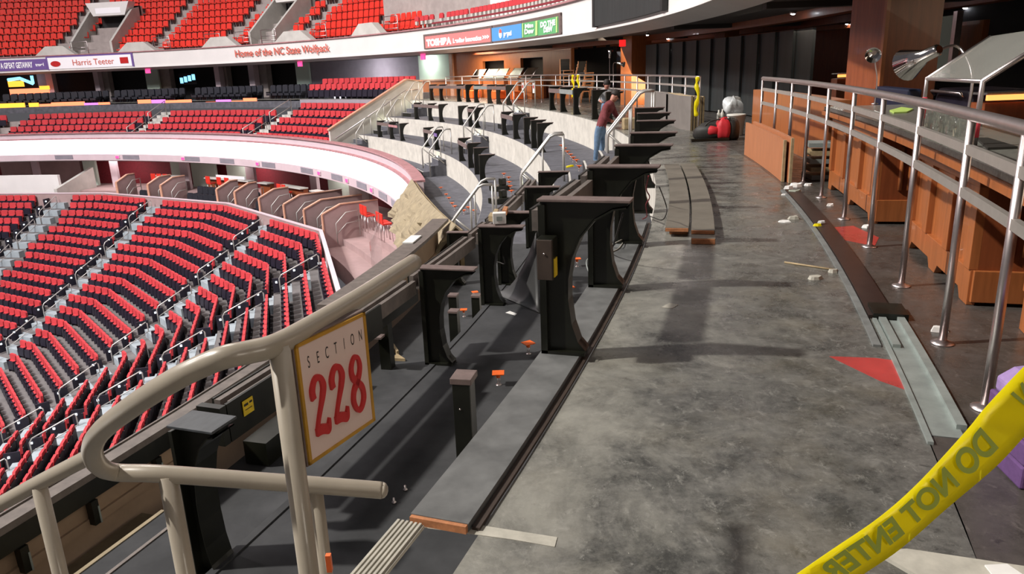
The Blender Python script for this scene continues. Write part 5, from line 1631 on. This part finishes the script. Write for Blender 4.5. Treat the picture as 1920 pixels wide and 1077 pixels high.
p = W(1345, 262, 0)
bag = thing('duffel_bag', 'slumped black and red duffel bag on the walkway by the bucket', 'bag', Matrix.Translation(p) @ Matrix.Rotation(R_(-8), 4, 'Z'))
def blob(cx_, cy_, cz_, a_, b_, c_, seed, amp=.08, n=14, k=9):
    random.seed(seed); vs, fs = [], []
    ph = [random.uniform(0, 6) for _ in range(6)]
    for i in range(k + 1):
        u = math.pi * i / k
        for j in range(n):
            v = 2 * math.pi * j / n
            s_ = 1 + amp * math.sin(3 * v + ph[0]) * math.sin(2 * u + ph[1]) + amp * math.sin(5 * v + ph[2] + u)
            e = lambda t: math.copysign(abs(t) ** .75, t)
            z = cz_ + c_ * e(math.cos(u)) * s_
            vs.append((cx_ + a_ * e(math.sin(u) * math.cos(v)) * s_, cy_ + b_ * e(math.sin(u) * math.sin(v)) * s_, max(0.0, z)))
    for i in range(k):
        for j in range(n): fs.append((i * n + j, i * n + (j + 1) % n, (i + 1) * n + (j + 1) % n, (i + 1) * n + j))
    return MB().add(vs, fs, 0, True)
obj('body', blob(-.1, 0, .14, .3, .2, .15, 4), X['ink'], bag)
obj('end_pocket', blob(.2, -.02, .17, .17, .2, .2, 9), X['ink'], bag)
obj('red_panel', blob(.08, -.08, .19, .13, .17, .19, 5), X['bagred'], bag, label='red nylon panel')
obj('red_panel', blob(-.12, -.1, .17, .15, .12, .09, 6), X['bagred'], bag, label='red nylon panel')
obj('strap', MB().tube(smooth([(-.3, -.1, .1), (-.2, -.14, .3), (0, -.12, .36), (.2, -.15, .34), (.3, -.1, .15)], 5), .012, 6), X['ink'], bag)
bk = thing('bucket', 'white plastic bucket stuffed with plastic film beside the duffel bag', 'bucket', W(1379, 254, 0))
obj('shell', MB().lathe([(.135, 0), (.16, .36), (.168, .365), (.168, .38), (.155, .38), (.13, .02), (0, .02)], 20), X['bucket'], bk)
obj('rim', MB().lathe([(.16, .355), (.175, .36), (.175, .385), (.16, .39)], 20), X['bucket'], bk)
obj('bail_handle', MB().tube([(.17 * math.cos(k * math.pi / 8), -.02 - .06 * math.sin(k * math.pi / 8), .36 - .14 * math.sin(k * math.pi / 8)) for k in range(9)], .004, 5), X['steel'], bk)
obj('plastic_film', blob(-.02, 0, .46, .17, .14, .15, 12, .3), X['poly'], label='crumpled clear plastic film spilling out of the white bucket', cat='plastic film', M=Matrix.Translation(W(1376, 250, 0) + Vector((0, .08, .03))))
obj('flat_bar', MB().box((0, 0, .025), (.66, .07, .05)), X['black'], label='flat black bar lying in front of the duffel bag', cat='bar', M=Matrix.Translation(W(1331, 265, 0)), bevel=.005)
for i, (x, y, h) in enumerate(((1347, 214, .24), (1354, 214, .26))):
    obj('spray_bottle', MB().lathe([(.04, 0), (.042, h * .65), (.018, h * .8), (.018, h), (0, h)], 12), X['bucket'], label='white bottle standing by the railing post, %s of two' % ('slimmer' if i == 0 else 'taller'), cat='bottle', M=Matrix.Translation(W(x, y + 12, 0)))
# stacked banquet chairs by the dark opening
ch = None
for st, (x, y, lean) in enumerate(((1064, 192, 0), (1090, 193, .1))):
    base = W(x, y, 0)
    for k in range(8 - st):
        M_ = Matrix.Translation(base + Vector((lean * k * .3, .02 * k, .11 * k))) @ Matrix.Rotation(R_(15 + 20 * st), 4, 'Z')
        lab = 'stacking chair with an orange edge in the %s stack by the dark opening, %s up' % (['upright', 'leaning'][st], ORDN[k])
        if ch is None:
            ch = thing('stacking_chair', lab, 'chair', M_)
            obj('seat', MB().box((0, 0, .42), (.42, .42, .05)), X['ink'], ch, bevel=.01)
            obj('seat_edge', MB().box((0, -.215, .42), (.44, .02, .035)), X['chairwood'], ch)
            obj('backrest', MB().box((0, .2, .72), (.4, .04, .26)), X['ink'], ch, bevel=.01)
            for sx in (-1, 1):
                obj('leg', MB().tube([(.2 * sx, -.2, .42), (.22 * sx, -.23, 0)], .012, 6), X['chairwood'], ch)
                obj('leg', MB().tube([(.2 * sx, .18, .86), (.2 * sx, .2, .42), (.22 * sx, .25, 0)], .012, 6), X['chairwood'], ch)
        else: dup(ch, M_, lab)
# buffet equipment beyond the distant railing
for i, (x, y, s_) in enumerate(((895, 138, 1.0), (918, 138, 1.0), (938, 137, 1.0), (965, 138, .9), (990, 136, 1.0))):
    a = TH(x, y, 43.5)
    t = thing('buffet_guard', 'glass and steel buffet guard beyond the distant railing, %s from the pale wall' % ORDN[i], 'buffet guard', frame(43.4, a, 0))
    obj('cabinet', MB().box((.3, 0, .44), (.6, 1.0, .88)), X['wood'], t)
    obj('top', MB().box((.3, 0, .9), (.7, 1.05, .04)), X['granite'], t)
    obj('glass_pane', MB().prism([(.0, .95), (.35, 1.35), (.37, 1.35), (.02, .95)], lambda x_, z: Vector((x_, -.48, z)), lambda x_, z: Vector((x_, .48, z))), X['chrome'] if i in (0, 4) else X['greygreen'], t)
    for y_ in (-.48, .48): obj('upright', MB().tube([(0, y_, .92), (.36, y_, 1.36)], .018, 6), X['steel'], t)
for i, (x, w_) in enumerate(((886, .9), (937, .7), (965, .8))):
    obj('crate', MB().box((0, 0, .19), (.5, w_, .36)), X['orange'], label='low orange crate behind the brackets below the buffet railing, %s one' % ORDN[i], cat='crate', M=frame(42.9, TH(x, 180, 42.9), 0), bevel=.02)
hl = DY(1143, 108, 25); heat_lamp('far pale heat lamp on a straight stem beyond the railing', W(1143, 190, .3), DY(1143, 112, 25), hl, (0.1, -.2, 1), .7)
hl = DY(1158, 118, 25); heat_lamp('far curved heat lamp beside the exit sign', W(1150, 190, .3), DY(1150, 120, 25), hl, (1, -.4, -.3), .7)

# ceiling downlights
d0 = None
for i, (x, y) in enumerate(((1214, 64), (1252, 71), (1276, 72), (1352, 71), (1420, 47), (1452, 36), (1462, 40), (1487, 23), (1486, 30), (1485, 55), (1581, 19), (1588, 43), (1789, 18), (1810, 12), (1905, 10))):
    p = W(x, y, 2.21)
    lab = 'small bright downlight in the dark concourse ceiling, %s along from the far railing' % (ORDN + ['thirteenth', 'fourteenth', 'fifteenth'])[i]
    if d0 is None:
        d0 = thing('downlight', lab, 'light', Matrix.Translation(p))
        obj('trim_ring', MB().lathe([(.045, -.03), (.06, -.03), (.065, .02), (.045, .02)], 16), X['steel'], d0)
        obj('lens', MB().lathe([(0, -.05), (.03, -.045), (.045, -.025)], 12), X['lens'], d0)
    else: dup(d0, Matrix.Translation(p), lab)
for i, (x, y) in enumerate(((560, 117), (790, 104), (275, 129))):
    p = WR(x, y + 2, 42.2)
    obj('exit_sign', MB().box((0, 0, -.2), (.08, .4, .3), frame(42.3, angr(p)[0], 2.3)), X['pinkexit'], label='pink exit sign hanging under the fascia, %s the red slogan' % ['below the end of', 'beyond', 'before'][i], cat='sign')

# rubble and scraps by the wall track
scr = [((1478, 354), 'white crumpled rag on the end of the wall track', .05, 'paper'), ((1494, 350), 'crumpled white rag beside the first one at the track end', .06, 'paper'),
       ((1472, 366), 'white rubble piece at the track end', .03, 'paper'), ((1490, 362), 'dark green rubble lump at the track end', .06, 'greygreen'), ((1515, 348), 'pale rubble piece under the timber pile', .04, 'paper'),
       ((1557, 386), 'white tile scrap on the bar floor by the first railing posts', .035, 'paper'), ((1624, 427), 'pale tile scrap by the second cherry cabinet', .035, 'paper'), ((1534, 424), 'yellow scrap on the wall track', .03, 'yellow'),
       ((1540, 418), 'white scrap beside the yellow scrap on the track', .03, 'paper'), ((1472, 416), 'pale flat scrap on the walkway edge', .05, 'paper'), ((1490, 411), 'cream scrap on the walkway edge', .045, 'chalk'),
       ((1582, 478), 'bright yellow scrap on the bar floor', .028, 'yellow'), ((1527, 524), 'square pale rubble block on the walkway', .04, 'chalk'), ((1561, 511), 'pale rubble piece at the end of the wood splinter', .035, 'chalk'),
       ((1558, 446), 'white square floor outlet plate by the track', .05, 'paper'), ((1762, 621), 'crumpled white paper by the railing flange', .04, 'paper')]
for i, ((x, y), lab, s_, mm) in enumerate(scr):
    p = W(x, y, .0 if x not in (1534, 1540) else .03)
    random.seed(i + 50)
    m = MB(); n = 7
    ring = [(s_ * random.uniform(.8, 1.5) * math.cos(2 * math.pi * k / n), s_ * random.uniform(.6, 1.0) * math.sin(2 * math.pi * k / n)) for k in range(n)]
    hh = .012 if 'flat' in lab or 'plate' in lab else s_ * .7
    tp = [(a_ * .75, b_ * .75, hh * random.uniform(.6, 1)) for a_, b_ in ring]
    m.add([(a_, b_, .0005) for a_, b_ in ring] + tp, [tuple(range(n))[::-1], tuple(range(n, 2 * n))] + [(k, (k + 1) % n, n + (k + 1) % n, n + k) for k in range(n)])
    obj('scrap', m, X[mm], label=lab, cat='scrap', M=Matrix.Translation(p))
a_, b_ = W(1471, 492, .006), W(1570, 507, .006)
obj('wood_splinter', MB().tube([a_, a_.lerp(b_, .5), b_], .007, 5), X['plyedge'], label='long thin wood splinter lying across the walkway', cat='splinter')
slab_from_px('dust_patch', 'flat brown leaf-shaped scrap in the shadow on the walkway', 'scrap', ((1240, 577), (1255, 569), (1272, 572), (1260, 579)), .0005, .002, X['chalk'])
for i, (x, y) in enumerate(((739, 944), (760, 920))):
    p = W(x, y, -.75)
    obj('anchor_bolt', MB().lathe([(.012, 0), (.012, .008), (.005, .01), (.005, .03), (0, .03)], 8), X['steel'], label='bare steel anchor bolt on the black terrace, %s the beige rail end' % ['just below', 'beside'][i], cat='bolt', M=Matrix.Translation(p))
obj('carton', MB().box((0, 0, .12), (.5, .3, .24)), X['plyedge'], label='tan carton on the walkway behind the stooping worker', cat='carton', M=frame(41.0, .5, 0), bevel=.02)
obj('yellow_tool', MB().tube([(0, 0, .02), (.07, .02, .03), (.1, .01, .03)], .015, 8), X['yellow'], label='yellow tipped tool lying on a middle terrace bracket', cat='tool', M=Matrix.Translation(W(1062, 316, .005)))

# ------------------------------------------------------------------ people
def figure(name, label, root_M, J, E_, colour_of, extra=None):
    """J: joint -> (position, radius x, radius y); one skinned surface"""
    names = list(J); idx = {k: i for i, k in enumerate(names)}
    me = bpy.data.meshes.new(name); me.from_pydata([J[k][0] for k in names], [(idx[a], idx[b]) for a, b in E_], [])
    o = bpy.data.objects.new(name, me); COL.objects.link(o)
    sk = o.modifiers.new('skin', 'SKIN'); sk.use_smooth_shade = True
    for i, k in enumerate(names):
        d = me.skin_vertices[0].data[i]; d.radius = (J[k][1], J[k][2]); d.use_root = (k == 'pelvis')
    sb = o.modifiers.new('sub', 'SUBSURF'); sb.levels = 2; sb.render_levels = 2
    dg = bpy.context.evaluated_depsgraph_get(); dg.update()
    nm = bpy.data.meshes.new_from_object(o.evaluated_get(dg))
    bpy.data.objects.remove(o)
    mats, ids, mi_ = [], {}, []
    P = [Vector(J[k][0]) for k in names]
    for f in nm.polygons:
        c = f.center; k = names[min(range(len(P)), key=lambda i: (P[i] - c).length / (J[names[i]][1] + .05))]
        mk = colour_of(k)
        if mk not in ids: ids[mk] = len(mats); mats.append(X[mk])
        mi_.append(ids[mk]); f.use_smooth = True
    nm.materials.clear()
    for mm in mats: nm.materials.append(mm)
    nm.polygons.foreach_set('material_index', mi_)
    o = bpy.data.objects.new(name, nm); COL.objects.link(o); tag(o, label, 'person'); o.matrix_world = root_M
    return o


def hand(J, E_, wrist, palm_dir, side, key):
    """palm with four fingers of different length and a thumb leaving its side"""
    d = Vector(palm_dir).normalized(); sd = Vector(side).normalized(); nr = d.cross(sd)
    w0 = Vector(J[wrist][0]); pm = w0 + d * .055
    J[key + 'palm'] = (pm, .028, .016); E_.append((wrist, key + 'palm'))
    for i, (o_, l_) in enumerate(((-.027, .068), (-.009, .078), (.009, .073), (.027, .056))):
        b0 = pm + d * .035 + sd * o_; k0 = b0 + d * l_ * .5 + nr * .006; k1 = k0 + d * l_ * .4 + nr * .022
        J[f'{key}f{i}a'] = (b0, .0095, .009); J[f'{key}f{i}b'] = (k0, .0085, .008); J[f'{key}f{i}c'] = (k1, .007, .007)
        E_ += [(key + 'palm', f'{key}f{i}a'), (f'{key}f{i}a', f'{key}f{i}b'), (f'{key}f{i}b', f'{key}f{i}c')]
    t0 = w0 + d * .03 - sd * .032; t1 = t0 + d * .03 - sd * .02 + nr * .01
    J[key + 't0'] = (t0, .011, .010); J[key + 't1'] = (t1, .009, .009); E_ += [(key + 'palm', key + 't0'), (key + 't0', key + 't1')]


def head_parts(o, c, fwd, up, hair_cap=True, cap_m='hair'):
    f = Vector(fwd).normalized(); u = (Vector(up) - f * Vector(up).dot(f)).normalized(); r = f.cross(u)
    Mh = Matrix.Identity(4)
    for i in range(3): Mh[i][0], Mh[i][1], Mh[i][2], Mh[i][3] = r[i], f[i], u[i], c[i]
    m = MB().lathe([(.001, .125), (.055, .108), (.088, .06), (.096, .01), (.09, -.02), (.084, -.02), (.088, .01), (.08, .055), (.05, .1), (0, .117)], 18, M=Mh @ Matrix.Translation((0, -.018, .02)))
    obj('hair', m, X[cap_m], o)
    for s_ in (-1, 1):
        obj('ear', MB().lathe([(.001, -.012), (.022, -.006), (.026, .004), (.012, .01), (0, .008)], 10, M=Mh @ Matrix.Translation((.083 * s_, -.005, -.005)) @ Matrix.Rotation(R_(90 * s_), 4, 'Y')), X['skin'], o)
        obj('eye', MB().lathe([(.001, -.009), (.009, 0), (.001, .009)], 8, M=Mh @ Matrix.Translation((.03 * s_, .083, .008))), X['ink'], o)
    obj('nose', MB().add([tuple(Mh @ Vector(v)) for v in ((-.014, .085, -.03), (.014, .085, -.03), (0, .112, -.028), (0, .088, .012))], [(0, 1, 2), (0, 2, 3), (1, 3, 2), (0, 3, 1)]), X['skin'], o)
    obj('mouth', MB().box((0, .083, -.052), (.044, .01, .009), Mh), X['maroon'], o)


Yw = 16.75
base = DY(1121, 306, Yw)
R0 = Matrix.Translation((base.x, Yw, -.75)); Ri = R0.inverted()
def pj(x, y, dy=0.0): return Ri @ DY(x, y, Yw + dy)
J = {'pelvis': (pj(1126, 243), .155, .125), 'waist': (pj(1128, 232), .145, .115), 'chest': (pj(1137, 209, .05), .165, .13), 'upper': (pj(1143, 198, .08), .14, .11),
     'neck': (pj(1148, 190, .1), .06, .06), 'head': (pj(1152, 183, .12), .085, .095), 'crown': (pj(1155, 177, .13), .07, .075),
     'hipL': (pj(1121, 250, -.08), .095, .09), 'kneeL': (pj(1119, 277, -.1), .065, .065), 'ankL': (pj(1116, 302, -.05), .05, .05), 'toeL': (pj(1123, 306.5, -.18), .045, .035),
     'hipR': (pj(1130, 250, .1), .095, .09), 'kneeR': (pj(1129, 277, .1), .065, .065), 'ankR': (pj(1126, 302, .12), .05, .05), 'toeR': (pj(1134, 305, .02), .045, .035),
     'shL': (pj(1135, 201, -.14), .075, .075), 'elL': (pj(1134, 222, -.22), .052, .052), 'wrL': (pj(1151, 229, -.1), .033, .033),
     'shR': (pj(1148, 202, .26), .075, .075), 'elR': (pj(1156, 218, .28), .052, .052), 'wrR': (pj(1166, 227, .2), .033, .033)}
E_ = [('pelvis', 'waist'), ('waist', 'chest'), ('chest', 'upper'), ('upper', 'neck'), ('neck', 'head'), ('head', 'crown'), ('pelvis', 'hipL'), ('hipL', 'kneeL'), ('kneeL', 'ankL'), ('ankL', 'toeL'),
      ('pelvis', 'hipR'), ('hipR', 'kneeR'), ('kneeR', 'ankR'), ('ankR', 'toeR'), ('upper', 'shL'), ('shL', 'elL'), ('elL', 'wrL'), ('upper', 'shR'), ('shR', 'elR'), ('elR', 'wrR')]
hand(J, E_, 'wrL', (1, .1, -.25), (0, 1, 0), 'L'); hand(J, E_, 'wrR', (1, .1, -.25), (0, 1, 0), 'R')


def wcol(k):
    if k in ('waist', 'chest', 'upper', 'shL', 'shR', 'elL', 'elR'): return 'maroonshirt'
    if k in ('pelvis', 'hipL', 'hipR', 'kneeL', 'kneeR', 'ankL', 'ankR'): return 'jeans'
    if k.startswith('toe'): return 'leather'
    return 'skin'


wk = figure('person', 'person in a maroon jumper and blue jeans stooping over the terrace edge', R0, J, E_, wcol)
head_parts(wk, J['crown'][0].lerp(J['head'][0], .5), (.75, .25, -.45), (.5, .1, .8))
# second person kneeling behind the upper brackets
Y2 = 20.5
b2 = DY(1137, 205, Y2)
R0 = Matrix.Translation((b2.x, Y2, 0)); Ri = R0.inverted()
def pk(x, y, dy=0.0): return Ri @ DY(x, y, Y2 + dy)
zz = lambda v, z: Vector((v.x, v.y, z))
J = {'pelvis': (zz(pk(1137, 195, .25), .38), .15, .13), 'waist': (zz(pk(1137, 190, .2), .5), .15, .12), 'chest': (pk(1136, 178, .1), .17, .13), 'upper': (pk(1136, 172, .02), .15, .11), 'neck': (pk(1137, 166, -.02), .055, .055),
     'head': (pk(1138, 161, -.05), .078, .088), 'crown': (pk(1138, 156, -.05), .07, .075),
     'shL': (pk(1126, 172, 0), .07, .07), 'elL': (pk(1122, 186, -.1), .05, .05), 'wrL': (zz(pk(1127, 192, -.25), .42), .032, .032),
     'shR': (pk(1147, 173, 0), .07, .07), 'elR': (pk(1152, 186, -.1), .05, .05), 'wrR': (zz(pk(1146, 192, -.25), .42), .032, .032),
     'hipL': (zz(pk(1133, 195, .2), .33), .09, .09), 'kneeL': (zz(pk(1131, 195, -.12), .08), .07, .07), 'ankL': (zz(pk(1132, 195, .3), .06), .045, .045), 'toeL': (zz(pk(1132, 195, .46), .05), .04, .035),
     'hipR': (zz(pk(1141, 195, .2), .33), .09, .09), 'kneeR': (zz(pk(1144, 195, -.12), .08), .07, .07), 'ankR': (zz(pk(1143, 195, .3), .06), .045, .045), 'toeR': (zz(pk(1143, 195, .46), .05), .04, .035)}
hand(J, E_ := [('pelvis', 'waist'), ('waist', 'chest'), ('chest', 'upper'), ('upper', 'neck'), ('neck', 'head'), ('head', 'crown'), ('pelvis', 'hipL'), ('hipL', 'kneeL'), ('kneeL', 'ankL'), ('ankL', 'toeL'),
               ('pelvis', 'hipR'), ('hipR', 'kneeR'), ('kneeR', 'ankR'), ('ankR', 'toeR'), ('upper', 'shL'), ('shL', 'elL'), ('elL', 'wrL'), ('upper', 'shR'), ('shR', 'elR'), ('elR', 'wrR')], 'wrL', (.2, -1, -.2), (1, 0, 0), 'L')
hand(J, E_, 'wrR', (-.2, -1, -.2), (1, 0, 0), 'R')


def kcol(k):
    if k in ('waist', 'chest', 'upper', 'shL', 'shR', 'elL', 'elR'): return 'greyshirt'
    if k in ('pelvis', 'hipL', 'hipR', 'kneeL', 'kneeR', 'ankL', 'ankR'): return 'jeans'
    if k.startswith('toe'): return 'leather'
    return 'skin'


kn = figure('person', 'person in a pale grey shirt kneeling behind the far brackets, facing the walkway', R0, J, E_, kcol)
head_parts(kn, J['crown'][0].lerp(J['head'][0], .5), (-.1, -1, -.12), (0, 0, 1))
